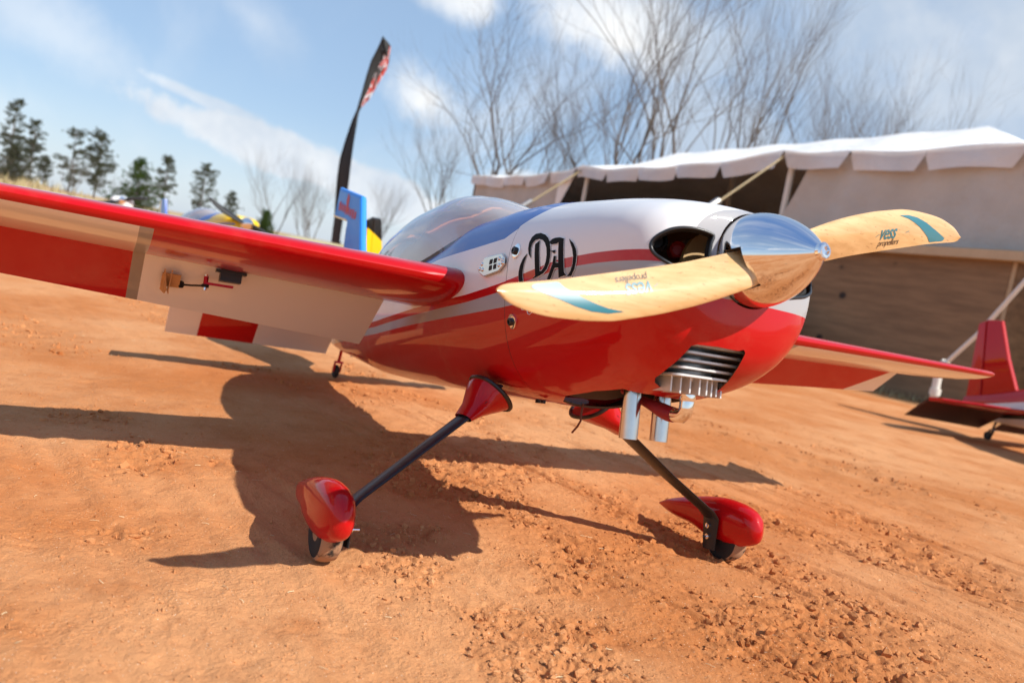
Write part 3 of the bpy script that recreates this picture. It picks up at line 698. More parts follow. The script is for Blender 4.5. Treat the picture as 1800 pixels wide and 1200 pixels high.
for k in range(9):
    z = -.1235 + k * .0078
    f = MB(); xm = .2975 + k * .0046; o_ = rrect((.203 + xm) / 2, -.012, (xm - .203) / 2, .040, .009); f.rings([[(x, y, z - .0012) for x, y in o_], [(x * 1.0, y, z + .0012) for x, y in o_]]); HB(f, 'cooling_fin', M_fins, cyl)
hd = MB(); hd.lathe([(-.12, .030), (-.1275, .028), (-.1285, .016), (-.139, .015), (-.141, .011)], (.250, 0, 0), (0, 0, 1), 28); HB(hd, 'cylinder_head', M_alu, cyl)
for k in range(8):
    q = MB(); y_ = -.040 + k * .0102; q.box((.247, y_, -.1330 - .0008 * (k % 2)), (.041 - abs(k - 3.5) * .0035, .0010, .0085)); HB(q, 'head_fin', M_fins, cyl, 0)
pl = MB(); pl.tube([(.257, 0, -.135), (.257, 0, -.140)], .0075, 18); pl.tube([(.257, 0, -.140), (.257, 0, -.1465), (.2572, 0, -.150)], [.0092, .0092, .0082], 20); pl.tube([(.257, 0, -.148), (.257, 0, -.157), (.2555, -.0005, -.1625), (.251, -.001, -.166), (.243, -.003, -.166), (.238, -.0035, -.1655)], [.0082, .0083, .0085, .0085, .008, .0078], 20)
plug = HB(pl, 'spark_plug_cap', M_chrome, root if False else hero, 50)
bt = MB(); bt.tube([(.240, -.003, -.166), (.232, -.004, -.165), (.222, -.006, -.162), (.205, -.008, -.157), (.18, -.01, -.150), (.15, -.01, -.142)], [.0088, .0092, .0088, .0066, .0050, .0045], 16); HB(bt, 'plug_boot', mat('red_boot', (.26, .008, .015), .5), plug, 50)
for y, x in ((-.0305, .197), (.020, .190)):
    p_ = MB(); p_.lathe([(0, .0100), (-.05, .0110), (-.082, .0111), (-.0822, .0101), (-.05, .0098)], (x, y, -.117), (.02, 0, 1), 32, cap=(True, False)); HB(p_, 'exhaust_pipe', M_steel)
mf = MB(); mf.tube([(.13, -.055, -.112), (.13, .055, -.112)], .022, 18); HB(mf, 'muffler', M_alu)
wr = MB(); wr.tube([(.066, -.012, -.163), (.0655, -.013, -.174), (.067, -.014, -.186), (.062, -.015, -.194), (.052, -.016, -.203)], .0014, 8); HB(wr, 'wire_hook', mat('rusty_wire', (.16, .05, .03), .5, .5))
tb = MB()
for x in (.020, .034): tb.box((x, -.055, -.166), (.0035, .002, .0025))
HB(tb, 'cowl_tab', M_black)
ck = MB(); ck.tube([(-.70, .080 * math.cos(a), .062 + .105 * math.sin(a)) for a in lin(0, math.pi, 17)], .004, 8); HB(ck, 'canopy_hoop', mat('light_trim', (.62, .58, .55), .5))
ck = MB(); ck.rings([[(x, .052 * k * math.cos(a), .07 + .085 * k * math.sin(a)) for a in lin(0, math.pi, 15)] for x, k in ((-.60, .2), (-.605, .85), (-.62, 1), (-.66, 1), (-.675, .8))]); HB(ck, 'headrest', mat('tan_leather', (.42, .30, .22), .6))
ck = MB(); ck.rings([[(x, .07 * k * math.cos(a), .075 + .05 * k * math.sin(a)) for a in lin(0, math.pi, 15)] for x, k in ((-.315, .6), (-.31, .95), (-.29, 1), (-.25, 1))]); HB(ck, 'instrument_panel', mat('panel_grey', (.16, .16, .17), .5))
# logo, vent plate, screws
def on_side(x, z, lift=.0009): return (x, -surf_y(x, z) - lift, z)
PL = [(.0899, .0144), (.0805, .009), (.0743, .0009), (.0722, -.0076), (.0736, -.0143), (.0768, -.0214), (.0873, -.0223), (.0842, -.0154), (.0826, -.0076), (.0841, .002)]
PR = [(.1874, .0195), (.1976, .0129), (.2046, .0052), (.2073, -.0019), (.2072, -.0096), (.2052, -.0171), (.2001, -.0243), (.1922, -.0241), (.1985, -.0184), (.2013, -.0109), (.2012, -.0022), (.1977, .007)]
D1 = [(.102, .0073), (.0947, .0138), (.0908, .0209), (.0894, .0289), (.0921, .0354), (.0996, .0386), (.1132, .0376), (.1267, .0333), (.1373, .0275), (.1439, .0212), (.1489, .0111), (.1501, .0027), (.1485, -.0053), (.1446, -.011), (.1373, -.0151), (.1273, -.0175), (.1112, -.0199), (.1207, -.0158), (.1265, -.0127), (.1336, -.0119), (.1389, -.0073), (.1418, -.0014), (.142, .0068), (.1391, .0155), (.1326, .0228), (.1251, .0273), (.1139, .0304), (.1036, .0303), (.0982, .0266), (.0972, .0212), (.099, .0143)]
D2 = [(.1187, -.0166), (.1076, .0241), (.1168, .0272), (.1288, -.014)]
A1 = [(.1743, -.0239), (.1657, .0192), (.1612, .0178), (.1484, .0185), (.1439, .0223), (.1478, .0244), (.1552, .0251), (.165, .0242), (.1751, .0216), (.1842, -.0189), (.19, -.0229), (.1832, -.0225)]
A2 = [(.148, -.024), (.154, -.014), (.1581, -.0063), (.159, .0027), (.1635, .0022), (.1641, -.006), (.1721, -.0066), (.173, -.0119), (.1632, -.0114), (.1583, -.0194), (.1555, -.0242)]
A3 = [(.1502, .0099), (.1617, .01), (.1599, .0057)]
def inflate(p, k):
    n = len(p); ar = sum(p[i][0] * p[(i + 1) % n][1] - p[(i + 1) % n][0] * p[i][1] for i in range(n)); sg = 1 if ar > 0 else -1; out = []
    for i in range(n):
        a, b, c = Vector(p[i - 1]), Vector(p[i]), Vector(p[(i + 1) % n]); t = ((b - a).normalized() + (c - b).normalized()); t = t.normalized() if t.length > .2 else (c - b).normalized()
        nn = Vector((t.y, -t.x)) * sg; out.append((b.x + nn.x * k, b.y + nn.y * k))
    return out
for i, P in enumerate((PL, PR, D1, D2, A1, A2, A3)):
    if i != 6: decal('logo_outline', inflate(P, .0014), M_wdecal, cowl, lambda x, z, i=i: on_side(x, z, .00062 + .00003 * i))
    decal('logo', P if i == 6 else inflate(P, .00045), M_logo, cowl, lambda x, z, i=i: on_side(x, z, .00100 + .00004 * i))
for P in ([(.0845, -.050), (.0850, -.0555), (.0885, -.0560), (.0935, -.0545)], [(.0985, -.0565), (.1000, -.0610), (.1050, -.0625), (.1115, -.0600)]):
    lc = MB(); lc.tube([on_side(x, z, .0004) for x, z in P], .0005, 6); HB(lc, 'small_lettering', M_wdecal, cowl)
vp = [(-.056, .0065), (-.0508, .0155), (-.0405, .0253), (.0153, .0242), (.0275, .0168), (.0296, .0088), (.013, .0005), (-.0358, -.0024)]
v = MB(); v.rings([[on_side(x, z, .0005) for x, z in vp], [on_side(x, z, .0022) for x, z in vp], [on_side(-.012 + (x + .012) * .965, .0112 + (z - .0112) * .94, .0028) for x, z in vp]]); vent = HB(v, 'vent_plate', M_steel, fus, 20)
for (x, z) in ((-.0152, .0161), (-.0015, .0162), (-.0143, .0076), (-.0002, .0078)):
    w = MB(); P = [(x - .0052, z - .0028), (x - .0035, z - .0036), (x + .0052, z - .0033), (x + .0052, z + .0034), (x - .0035, z + .0036), (x - .0052, z + .002)]
    w.rings([[on_side(a, b, .0025) for a, b in P], [on_side(a, b, .0031) for a, b in P]]); HB(w, 'vent_slot', M_matt, vent, 0)
for (x, z) in ((-.0456, .0163), (-.0522, .0102), (.0107, .0176), (.0124, .0083), (.022, .0145), (.0225, .0105), (-.0415, .008)):
    w = MB(); y = on_side(x, z, .0026)[1]; w.lathe([(0, .0028), (.0012, .0027), (.0018, .0016), (.0010, .0010)], (x, y, z), (0, -1, .05), 12); HB(w, 'vent_screw', M_chrome, vent)
for x, z in ((.0563, .022), (.0574, -.0688)):
    y = on_side(x, z, 0)[1]; n_ = Vector((0, -1, .12 if z > 0 else -.25)).normalized()
    w = MB(); w.lathe([(0, .0098), (.0012, .0098), (.0016, .0085), (.0016, .003)], (x, y, z), n_, 24); ws = HB(w, 'cowl_washer', M_chrome, cowl)
    w = MB(); w.lathe([(.001, .0052), (.0052, .0052), (.0060, .0042), (.0060, .0028), (.0042, .0024)], (x, y, z), n_, 18); HB(w, 'cowl_screw', M_black, ws)
# aileron servo under the near wing
W_ = wings[-1]
def sh_(mb, k=0): mb.v = [(x + .083, y - .037, z + .019) for x, y, z in mb.v]; return mb
sv = MB(); sv.box((-.405, -.387, -.044), (.009, .0155, .010)); sv.box((-.405, -.387, -.039), (.0095, .0225, .0018)); HB(sh_(sv), 'servo', M_black, W_, 0)
ar_ = MB(); ar_.box((-.407, -.402, -.0605), (.0035, .021, .0018)); HB(sh_(ar_), 'servo_arm', HM['fork'], W_, 0)
ap_ = MB(); ap_.tube([(-.407, -.421, -.050), (-.407, -.421, -.0625)], .0035, 12); HB(sh_(ap_), 'arm_post', HM['fork'], W_)
lk = MB(); lk.tube([(-.407, -.423, -.0645), (-.418, -.440, -.066), (-.426, -.452, -.066)], .0015, 8); HB(sh_(lk), 'servo_linkage', M_matt, W_)
for c_, ax_ in (((-.407, -.421, -.0645), (0, 0, 1)), ((-.426, -.454, -.066), (1, 1, 0))):
    q = MB(); q.lathe([(-.0022, .0055), (.0022, .0055)], c_, ax_, 14); HB(sh_(q), 'linkage_ball', M_matt, W_)
for z0_, z1_ in ((-.047, -.0505), (-.067, -.071)):
    q = MB(); q.tube([(-.407, -.421, z0_), (-.407, -.421, z1_)], .0026, 10); HB(sh_(q), 'linkage_bolt', M_chrome, W_)
for dy in (-.005, .005):
    hn = MB(); hn.add([(-.318, -.512 + dy, -.030), (-.350, -.514 + dy, -.058), (-.345, -.510 + dy * .6, -.064), (-.330, -.510 + dy * .3, -.060), (-.318, -.5105 + dy, -.030), (-.350, -.5125 + dy, -.058), (-.345, -.5085 + dy * .6, -.064), (-.330, -.5085 + dy * .3, -.060)], [(0, 1, 2, 3), (7, 6, 5, 4), (0, 4, 5, 1), (1, 5, 6, 2), (2, 6, 7, 3), (3, 7, 4, 0)])
    HB(hn, 'control_horn', M_ply, W_, 0)
hp_ = MB(); hp_.box((-.334, -.506, -.0440), (.013, .013, .001), Matrix.Rotation(R(-40), 3, 'Y')); HB(hp_, 'horn_plate', M_ply, W_, 0)
# tail emblem and yellow underside of the rudder horn
finob = [o for o in hero.children if o.name.startswith('fin')][0]
em = MB(); E = [(-1.285, .385), (-1.268, .368), (-1.272, .342), (-1.282, .324), (-1.292, .342), (-1.300, .366)]
em.add([(x, -.0106, z) for x, z in E], [tuple(range(len(E)))])
HB(em, 'fin_emblem', mat('red_print', (.50, .02, .02), .5), finob, 0); em = MB()
for i in range(8):
    x = -1.375 + i * .026; z = .362 - i * .0085
    em.box((x + .005, -.0104, z), (.0092, .0003, .0105 if i % 3 else .013)); 
el_ = HB(em, 'fin_lettering', MAT['red_print'], finob, 0); el_['kind'] = 'stuff'
hy = MB(); hy.box((-1.355, 0, .3225), (.080, .0108, .0028), Matrix.Rotation(R(14), 3, 'Y')); HB(hy, 'fin_lower_edge', mat('yellow_paint', (.80, .50, .01), .35, coat=.5), finob)

# ------------------------------------------------------------------ the other aircraft on the lot
YEL = (.80, .52, .012); BL2 = (.015, .09, .42); BLK = (.012, .012, .011)
def simple(nm, col): return mat(nm, col, .3, coat=1.0)
def scheme(pre, livery_args, **k):
    d_ = dict(body=glossy(pre + '_paint', livery(*livery_args)), glass=M_glass, leg=M_carbon, spinner=M_chrome, prop=M_carbon)
    d_.update(k); return d_
yel = simple('yellow_film', YEL); blu = simple('blue_film', BL2); whi = simple('white_film', WHITE); blk = simple('black_film', BLK)
S2 = scheme('blue_yellow', (BL2, YEL, BL2, YEL, BL2), wing=blu, aileron=yel, stab=blu, elevator=yel, fin=blu, rudder=yel, pant=yel)
a2 = aircraft('model_aeroplane', S2, loc=(-4.25, .0), yaw=R(17), scale=.86, prop_rot=R(-25))[0]
tag(a2, 'blue and yellow model aeroplane with clear canopy, parked behind the near wing', 'model plane')
S3 = scheme('red_black', (RED, WHITE, BLK, BLK, WHITE), stz=-.035, sides=(1,), wing=M_red, aileron=whi, stab=M_red, elevator=glossy('dark_elevator', (.05, .012, .01)), fin=M_red, rudder=M_red, pant=whi, ail=(4, 4), ele=30)
a3 = aircraft('model_aeroplane', S3, loc=(-.06, 3.32), yaw=R(-11), scale=1.22)[0]
tag(a3, 'red, white and black model aeroplane cut by the right edge, tail towards the plywood', 'model plane')
def yb(g):
    s = g.n('SeparateXYZ', {0: g.obj()}); k = g.m('GREATER_THAN', g.m('ADD', g.m('SUBTRACT', s.outputs[2], ZO), g.m('MULTIPLY', g.m('ADD', s.outputs[0], 1.25), .5)), .30)
    return g.mix(k, YEL, BLK)
S4 = scheme('yellow_black', (BLK, YEL, BLK, YEL, BLK), wing=yel, aileron=blk, stab=yel, elevator=blk, fin=glossy('yellow_black_fin', yb), rudder=glossy('yellow_black_fin', yb), pant=yel)
a4 = aircraft('model_aeroplane', S4, loc=(-3.66, 1.35), yaw=R(138), scale=1.0, prop_rot=None)[0]
tag(a4, 'yellow and black model aeroplane whose fin shows behind the canopy of the front aeroplane', 'model plane')
S5 = scheme('white_plane', (WHITE, WHITE, BLK, WHITE, WHITE), wing=whi, aileron=whi, stab=whi, elevator=whi, fin=whi, rudder=whi, pant=whi)
a5 = aircraft('model_aeroplane', S5, loc=(-8.6, -.62), yaw=R(0), scale=.86)[0]
tag(a5, 'white model aeroplane farthest back in the row, just showing over the near wing', 'model plane')

# ================================================================== TENT, PLYWOOD, FLAG
def cloth(name, base, trans=.0, bump=.4):
    m = bpy.data.materials.new(name); m.use_nodes = True; g = NG(m.node_tree)
    n = g.noise(g.obj(), 2.2, 6, .6); c = g.mix(g.ss(n, .3, .75), base, tuple(x * .86 for x in base))
    df = g.n('BsdfDiffuse', {0: c}); bp = g.n('Bump', {'Height': g.noise(g.obj(), 7, 4, .55), 'Strength': bump, 'Distance': .05}); g.set(df.inputs['Normal'], bp.outputs[0])
    out = df.outputs[0]
    if trans:
        tl = g.n('BsdfTranslucent', {0: c}); mx = g.n('MixShader', {0: trans, 1: df.outputs[0], 2: tl.outputs[0]}); out = mx.outputs[0]
    g.n('OutputMaterial', {0: out}); return m
M_roof = cloth('white_canvas', (.86, .85, .82), .0); M_val = cloth('valance_canvas', (.90, .89, .87), .30); M_side = cloth('sidewall_canvas', (.72, .68, .63), .30, .5); M_inner = mat('shaded_interior', (.010, .008, .007), .9)  # M_inner is near black: the shade inside the tent is put into its colour
M_white = mat('white_pole_paint', (.70, .68, .62), .45, var=.1, vscale=5); M_strap = mat('tan_webbing', (.50, .42, .26), .8, var=.15, vscale=30)
TY, X0, X1, EZ = 5.6, -14.0, -2.1, 2.22
tent = empty('marquee_tent', (X1, TY, 0)); tag(tent, 'long white marquee tent with a scalloped edge, dark inside, behind the aeroplanes', 'tent')
off = Vector((X1, TY, 0))
def TB(mb, nm, mt, par=tent, sm=40):
    mb.v = [(x - off.x, y - off.y, z) for x, y, z in mb.v]; o = mb.build(nm, mt, par, sm); return o
rf = MB(); NU, NV = 96, 14; RZ, RYD = 3.28, 3.0
RX0, RX1 = X0 + 2.6, -5.35
rs = []
def roofpt(u, v, side):
    xe = X0 + (X1 - X0) * u; xr = RX0 + (RX1 - RX0) * u
    x = xe + (xr - xe) * v; yy = (TY + RYD * v) if side == 0 else (TY + 2 * RYD - RYD * v)
    bays = abs(math.sin(math.pi * (x + 9.7) / 4.2)); pole = (1 - bays)
    z = EZ + (RZ - EZ) * v - .16 * math.sin(math.pi * v) * (.6 + .5 * bays) + .045 * pole ** 3 * (1 - v) - .05 * bays * (1 - v) ** 2
    z += .012 * math.sin(x * 5.1 + v * 3)
    return (x, yy, z)
for side in (0, 1): rf.rings([[roofpt(i / NU, j / NV, side) for i in range(NU + 1)] for j in range(NV + 1)], (False, False), closed=False)
for u, xe in ((0, X0), (1, X1)):
    rows = []
    for j in range(NV + 1):
        v = j / NV; a = roofpt(u, v, 0); b_ = roofpt(u, v, 1)
        rows.append([(a[0], a[1] + (b_[1] - a[1]) * t / 12, a[2] - .10 * math.sin(math.pi * t / 12) * (1 - v)) for t in range(13)])
    rf.rings(rows, (False, False), closed=False)
TB(rf, 'tent_roof', M_roof)
# scalloped valance, one flap per scallop
sc_x = [-14.0, -13.2, -12.4, -11.55, -10.7, -9.85, -8.95, -8.12, -7.29, -6.46, -5.5, -4.63, -3.81, -2.95, -2.1]
for i in range(len(sc_x) - 1):
    a, b_ = sc_x[i], sc_x[i + 1]; vl = MB(); rows = []
    for j in range(6):
        row = []
        for k in range(13):
            t = k / 12; x = a + (b_ - a) * t; u = (x - X0) / (X1 - X0); top = roofpt(u, 0, 0)[2]
            dep = (.135 + .012 * math.sin(i * 2.3)) * (1 - .95 * max(0, abs(2 * t - 1) - .84) / .16) if True else 0
            dep = .055 + max(dep, 0) if abs(2 * t - 1) < .995 else .055
            yy = TY - .012 - .03 * (j / 5) * math.sin(t * 5 + i) - .02 * (j / 5)
            row.append((x, yy, top + .004 - dep * j / 5))
        rows.append(row)
    vl.rings(rows, (False, False), closed=False); TB(vl, 'valance_flap', M_val)
for k, x in enumerate((-13.9, -9.7, -5.5)):
    p = MB(); p.tube([(x + .05, TY + .12, -.02), (x + .03, TY + .1, EZ)], .035, 12); TB(p, 'tent_pole', M_white)
    if k == 0: continue
    s_ = MB(); A, B_ = Vector((x, TY - .02, EZ - .03)), Vector((x + .02, 3.05, .05)); s_.tube([A, A.lerp(B_, .5) + Vector((0, 0, -.02)), B_], .022, 8, flat=.35)
    so = TB(s_, 'guy_strap', M_strap)
    q = MB(); C_ = A.lerp(B_, .30); D_ = A.lerp(B_, .36); q.tube([C_, D_], .04, 8); TB(q, 'ratchet', mat('zinc', (.45, .43, .40), .4, .8), so)
    q = MB(); q.tube([(x + .02, 3.05, -.1), (x + .02, 3.02, .16)], .02, 8); TB(q, 'tent_stake', M_alu)
for x in (-9.7, -5.5):
    p = MB(); p.tube([(x, TY + RYD, 0), (x, TY + RYD, 3.2)], .05, 12); TB(p, 'centre_pole', M_white)
def curtain(x0, x1, z0l, z0r, ztop, amp, nm, mt, slant=0.0, y=TY + .05, freq=9.0, n=90):
    c = MB(); rows = []
    for j in range(15):
        v = j / 14; row = []
        for i in range(n + 1):
            u = i / n; xa = x0 + slant * (v ** 1.2) * (1 - u); x = xa + (x1 - xa) * u
            zb = z0l + (z0r - z0l) * u; uu = (x - X0) / (X1 - X0)
            zt = roofpt(min(max(uu, 0), 1), 0, 0)[2] - .02
            row.append((x, y + amp * math.sin(u * freq + v * .8) * (.3 + .7 * v) + amp * .4 * math.sin(u * freq * 2.7 + 1) * v, zt + (zb - zt) * v))
        rows.append(row)
    c.rings(rows, (False, False), closed=False); return TB(c, nm, mt)
curtain(-5.15, X1, .75, .75, EZ, .05, 'side_curtain', M_side, slant=-.75, freq=17)
curtain(-14.0, -10.4, .02, .02, EZ, .05, 'side_curtain', M_side, slant=0, freq=14)
ct = MB(); ct.rings([[(-10.42, TY + .02, 2.1), (-10.2, TY + .0, 2.12), (-9.9, TY, 2.13)], [(-10.42, TY + .03, 1.4), (-10.35, TY + .02, 1.5), (-10.2, TY, 1.7)], [(-10.42, TY + .04, .1), (-10.41, TY + .03, .2), (-10.4, TY + .02, .3)]], (False, False), closed=False); TB(ct, 'curtain_edge', M_roof)
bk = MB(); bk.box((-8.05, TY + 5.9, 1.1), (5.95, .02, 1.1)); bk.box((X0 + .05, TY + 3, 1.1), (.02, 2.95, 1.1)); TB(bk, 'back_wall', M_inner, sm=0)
er = MB(); er.rings([[(X1 - .02, TY + .06 + 5.85 * i / 30, 2.15) for i in range(31)], [(X1 - .02 + .04 * math.sin(i * 1.1), TY + .06 + 5.85 * i / 30, 1.2) for i in range(31)], [(X1 - .02 + .06 * math.sin(i * 1.1 + .3), TY + .06 + 5.85 * i / 30, .05) for i in range(31)]], (False, False), closed=False); TB(er, 'end_wall', M_side)

def plyf(g):
    o = g.obj(); n = g.noise(g.n('Mapping', {'Vector': o, 'Scale': (.35, 1, 3.0)}).outputs[0], 5, 6, .65)
    c = g.mix(g.ss(n, .3, .7), (.17, .100, .050), (.27, .165, .085))
    v = g.n('TexVoronoi', {'Vector': g.n('Mapping', {'Vector': o, 'Scale': (1, 1, 1.25)}).outputs[0], 'Scale': 2.6, 'Randomness': 1.0})
    return g.mix(g.ss(v.outputs['Distance'], .14, .07), c, (.02, .013, .009))
M_sheet = mat('weathered_plywood', plyf, .75); M_beam = mat('pale_timber', (.50, .38, .24), .75, var=.2, vscale=12)
ply = empty('plywood_wall', (-2.7, 5.38, 0)); tag(ply, 'waist high wall of weathered plywood sheets with a pale timber rail, in front of the tent', 'plywood wall')
offp = Vector((-2.7, 5.38, 0))
def PB(mb, nm, mt, par=ply, sm=0):
    mb.v = [(x - offp.x, y - offp.y, z) for x, y, z in mb.v]; return mb.build(nm, mt, par, sm)
for i, (x, w) in enumerate(((-3.93, 1.215), (-6.38, 1.215), (-8.83, 1.215))):
    q = MB(); q.box((x, 5.38 + .004 * (i % 2), .615), (w, .009, .605), Matrix.Rotation(R(-1.5), 3, 'X')); PB(q, 'plywood_sheet', M_sheet)
q = MB(); q.box((-2.69, 6.62, .615), (.009, 1.2, .605)); PB(q, 'plywood_sheet', M_sheet)
for nm, c, h in (('top_rail', (-6.1, 5.345, 1.235), (3.50, .045, .035)), ('end_rail', (-2.66, 6.60, 1.235), (.045, 1.2, .035)), ('top_shelf', (-4.6, 5.47, 1.275), (2.0, .09, .012))):
    q = MB(); q.box(c, h); PB(q, nm, M_beam)
for x in (-2.74, -5.15, -7.6): q = MB(); q.box((x, 5.43, .6), (.045, .035, .598)); PB(q, 'post', M_beam)
bin_ = empty('storage_crate', (-4.75, 5.02, 0)); tag(bin_, 'bright green plastic crate standing against the plywood wall', 'crate')
q = MB(); q.rings([[(sx * w, sy * w * .7, z) for sx, sy in ((1, 1), (-1, 1), (-1, -1), (1, -1))] for z, w in ((0, .19), (.5, .23))]); q.build('crate_body', mat('green_plastic', (.02, .22, .05), .4), bin_, 0)
q = MB(); q.rings([[(sx * w, sy * w * .72, z) for sx, sy in ((1, 1), (-1, 1), (-1, -1), (1, -1))] for z, w in ((.5, .245), (.53, .245), (.54, .235))]); q.build('crate_lid', MAT['green_plastic'], bin_, 0)
# white pipe stand near the plywood
ps = empty('pipe_stand', (-2.82, 5.0, 0)); tag(ps, 'slim white pipe prop with an angled joint, between the wing tip and the plywood', 'pipe stand')
q = MB(); q.tube([(0, 0, -.02), (-.005, 0, .12), (-.012, 0, .27)], .030, 14); q.build('lower_pipe', M_white, ps)
q = MB(); q.lathe([(0, .040), (.05, .040)], (-.004, 0, .10), (0, 0, 1), 14); q.build('pipe_collar', M_white, ps)
q = MB(); q.tube([(-.012, 0, .26), (-.005, 0, .31), (.03, 0, .36)], .036, 14); q.build('pipe_joint', M_white, ps)
q = MB(); q.tube([(.02, 0, .345), (.21, 0, .60), (.45, 0, 1.02), (.75, 0, 1.56)], .016, 14); q.build('angled_pipe', M_white, ps)
tp = MB(); tp.tube([(-2.36, 5.74, -.02), (-2.36, 5.74, 1.2), (-2.36, 5.74, 2.15)], .030, 14); TB(tp, 'corner_pole', M_white)

# feather flag
FL = [(-10.148, 2.075, .375), (-10.176, 2.021, 1.054), (-10.195, 1.986, 1.401), (-10.184, 2.007, 1.71), (-10.157, 2.058, 2.08), (-10.135, 2.1, 2.272), (-10.12, 2.129, 2.595), (-10.104, 2.16, 2.901), (-10.083, 2.201, 3.051), (-10.058, 2.247, 3.116)]
FR = [(-10.097, 2.173, .396), (-10.113, 2.143, 1.161), (-10.12, 2.13, 1.432), (-10.125, 2.12, 1.703), (-10.126, 2.118, 2.021), (-10.122, 2.125, 2.254), (-10.074, 2.218, 2.44), (-10.028, 2.305, 2.703), (-9.991, 2.377, 2.931), (-10.011, 2.338, 3.041)]
flag = empty('feather_flag', (-10.12, 2.12, 0)); tag(flag, 'tall black feather flag with red and white print, rising behind the blue fin', 'flag')
F0 = Vector((-10.12, 2.12, 0)); vd = Vector((.97, -.24, 0))
tw_ = [.35, .38, .36, .30, .12, -.06, -.2, -.26, -.22, -.1]
L = smooth_loop(FL, 5)[:46]; Rr = smooth_loop(FR, 5)[:46]; TWs = [np.interp(i / 5, range(10), tw_) for i in range(46)]
fm = MB(); rows = []
for a, b_, t in zip(L, Rr, TWs):
    rows.append([a.lerp(b_, k / 6) - F0 + vd * (t * (k / 6) * .45 + .02 * math.sin(k / 6 * 3.1)) for k in range(7)])
fm.rings(rows, (False, False), closed=False)
def flagcol(g):
    uv = g.n('UVMap').outputs[0]; s = g.n('SeparateXYZ', {0: uv}); u, v = s.outputs[0], s.outputs[1]
    n = g.noise(g.n('Mapping', {'Vector': uv, 'Scale': (2.0, 9, 1)}).outputs[0], 3.0, 3, .6)
    reg = g.m('MULTIPLY', g.m('GREATER_THAN', u, .52), g.m('MULTIPLY', g.m('GREATER_THAN', v, .58), g.m('LESS_THAN', v, .95)))
    c = g.mix(reg, (.014, .015, .015), g.mix(g.ss(n, .50, .54), (.50, .045, .03), (.62, .62, .66)))
    k = g.m('MULTIPLY', reg, g.ss(g.noise(uv, 7, 3, .6), .52, .56)); return g.mix(k, c, (.03, .03, .03))
fo = fm.build('flag_cloth', mat('flag_print', flagcol, .7), flag, 60)
uvl = fo.data.uv_layers.new(name='UVMap')
for lp_ in fo.data.loops: i = lp_.vertex_index; uvl.data[lp_.index].uv = ((i % 7) / 6, (i // 7) / 45)
q = MB(); q.tube([Vector((0.0, .0, -.03))] + [a - F0 for a in L[::4]] + [Rr[-1] - F0], .014, 8); q.build('flag_pole', M_matt, flag)

# ================================================================== TREES
M_bark = mat('grey_bark', (.12, .095, .075), .9, var=.25, vscale=6); M_twig = mat('twig_bark', (.13, .105, .088), .9, var=.2, vscale=6)
def bare_tree(x, y, H, spread, lean, seed, label, low=.30, stems=1, group=None, dens=1.0):
    rg = random.Random(seed); t = empty('bare_tree', (x, y, 0)); tag(t, label, 'tree', group)
    tr = MB(); br = MB(); cnt = [0]
    def seg(p, d_, L, r, lv, mb):
        pts = [p]; rad = [r]; n = 4 if lv < 3 else 3; dd = d_.copy()
        for i in range(n):
            dd = (dd + Vector((rg.gauss(0, .10), rg.gauss(0, .10), rg.gauss(.04, .05)))).normalized(); pts.append(pts[-1] + dd * L / n); rad.append(r * (1 - .42 * (i + 1) / n))
        mb.tube(pts, rad, 7 if lv < 2 else (4 if lv < 4 else 3), cap=False)
        return pts, rad, dd
    def grow(p, d_, L, r, lv, mb=None):
        if lv > 6 or cnt[0] > 9500: return
        cnt[0] += 1; mb = br if lv > 0 else tr
        pts, rad, dd = seg(p, d_, L, r, lv, mb)
        nk = 2 if lv < 3 else 3
        if lv == 0: nk = 3
        if lv >= 5: nk = 2
        for k in range(nk):
            ax = dd.orthogonal().normalized(); ax.rotate(Matrix.Rotation(rg.uniform(0, 6.28), 3, dd)); ang = rg.uniform(.22, .58) * spread * (.84 if lv < 2 else .80)
            nd = dd.copy(); nd.rotate(Matrix.Rotation(ang, 3, ax)); nd = (nd + Vector((0, 0, .10))).normalized()
            grow(pts[-1], nd, L * rg.uniform(.70, .92), rad[-1] * rg.uniform(.72, .95), lv + 1)
        for i in (1, 2, 3)[:len(pts) - 2]:
            if lv >= 1 and rg.random() < (.28 if lv < 3 else .85) * dens:
                ax = dd.orthogonal().normalized(); ax.rotate(Matrix.Rotation(rg.uniform(0, 6.28), 3, dd)); nd = dd.copy(); nd.rotate(Matrix.Rotation(rg.uniform(.4, .85) * spread, 3, ax)); nd = (nd + Vector((0, 0, .15))).normalized()
                grow(pts[i], nd, L * rg.uniform(.5, .75), rad[i] * .5, lv + 2)
    for s_ in range(stems):
        a = rg.uniform(0, 6.28); d0 = (Vector((lean[0], lean[1], 1)) + Vector((math.cos(a), math.sin(a), 0)) * (.16 * (stems > 1))).normalized()
        grow(Vector((.12 * math.cos(a) * (stems > 1), .12 * math.sin(a) * (stems > 1), -.1)), d0, H * low, H * .0165 / (1 + .25 * (stems - 1)), 0)
    tr.build('trunk', M_bark, t, 60)
    if br.f: br.build('crown', M_twig, t, 60)
    return t
GB = 'bare winter trees behind the tent and field'
bare_tree(-20.98, 9.3, 8.6, 1.45, (-.02, -.02), 3, 'tall bare tree with a wide fan of limbs just left of the tent', .24, 2, GB, 1.3)
bare_tree(-22.49, 10.9, 6.0, 1.0, (.1, .30), 9, 'slanting bare tree rising behind the left end of the tent roof', .30, 1, GB)
bare_tree(-16.66, 11.2, 8.9, .90, (.0, .09), 22, 'tallest bare tree behind the tent, crown cut by the top of the picture', .30, 2, GB, 1.1)
bare_tree(-18.0, 11.9, 7.2, .7, (0, .02), 14, 'slim upright bare tree in front of the tallest one, above the tent roof', .30, 1, GB)
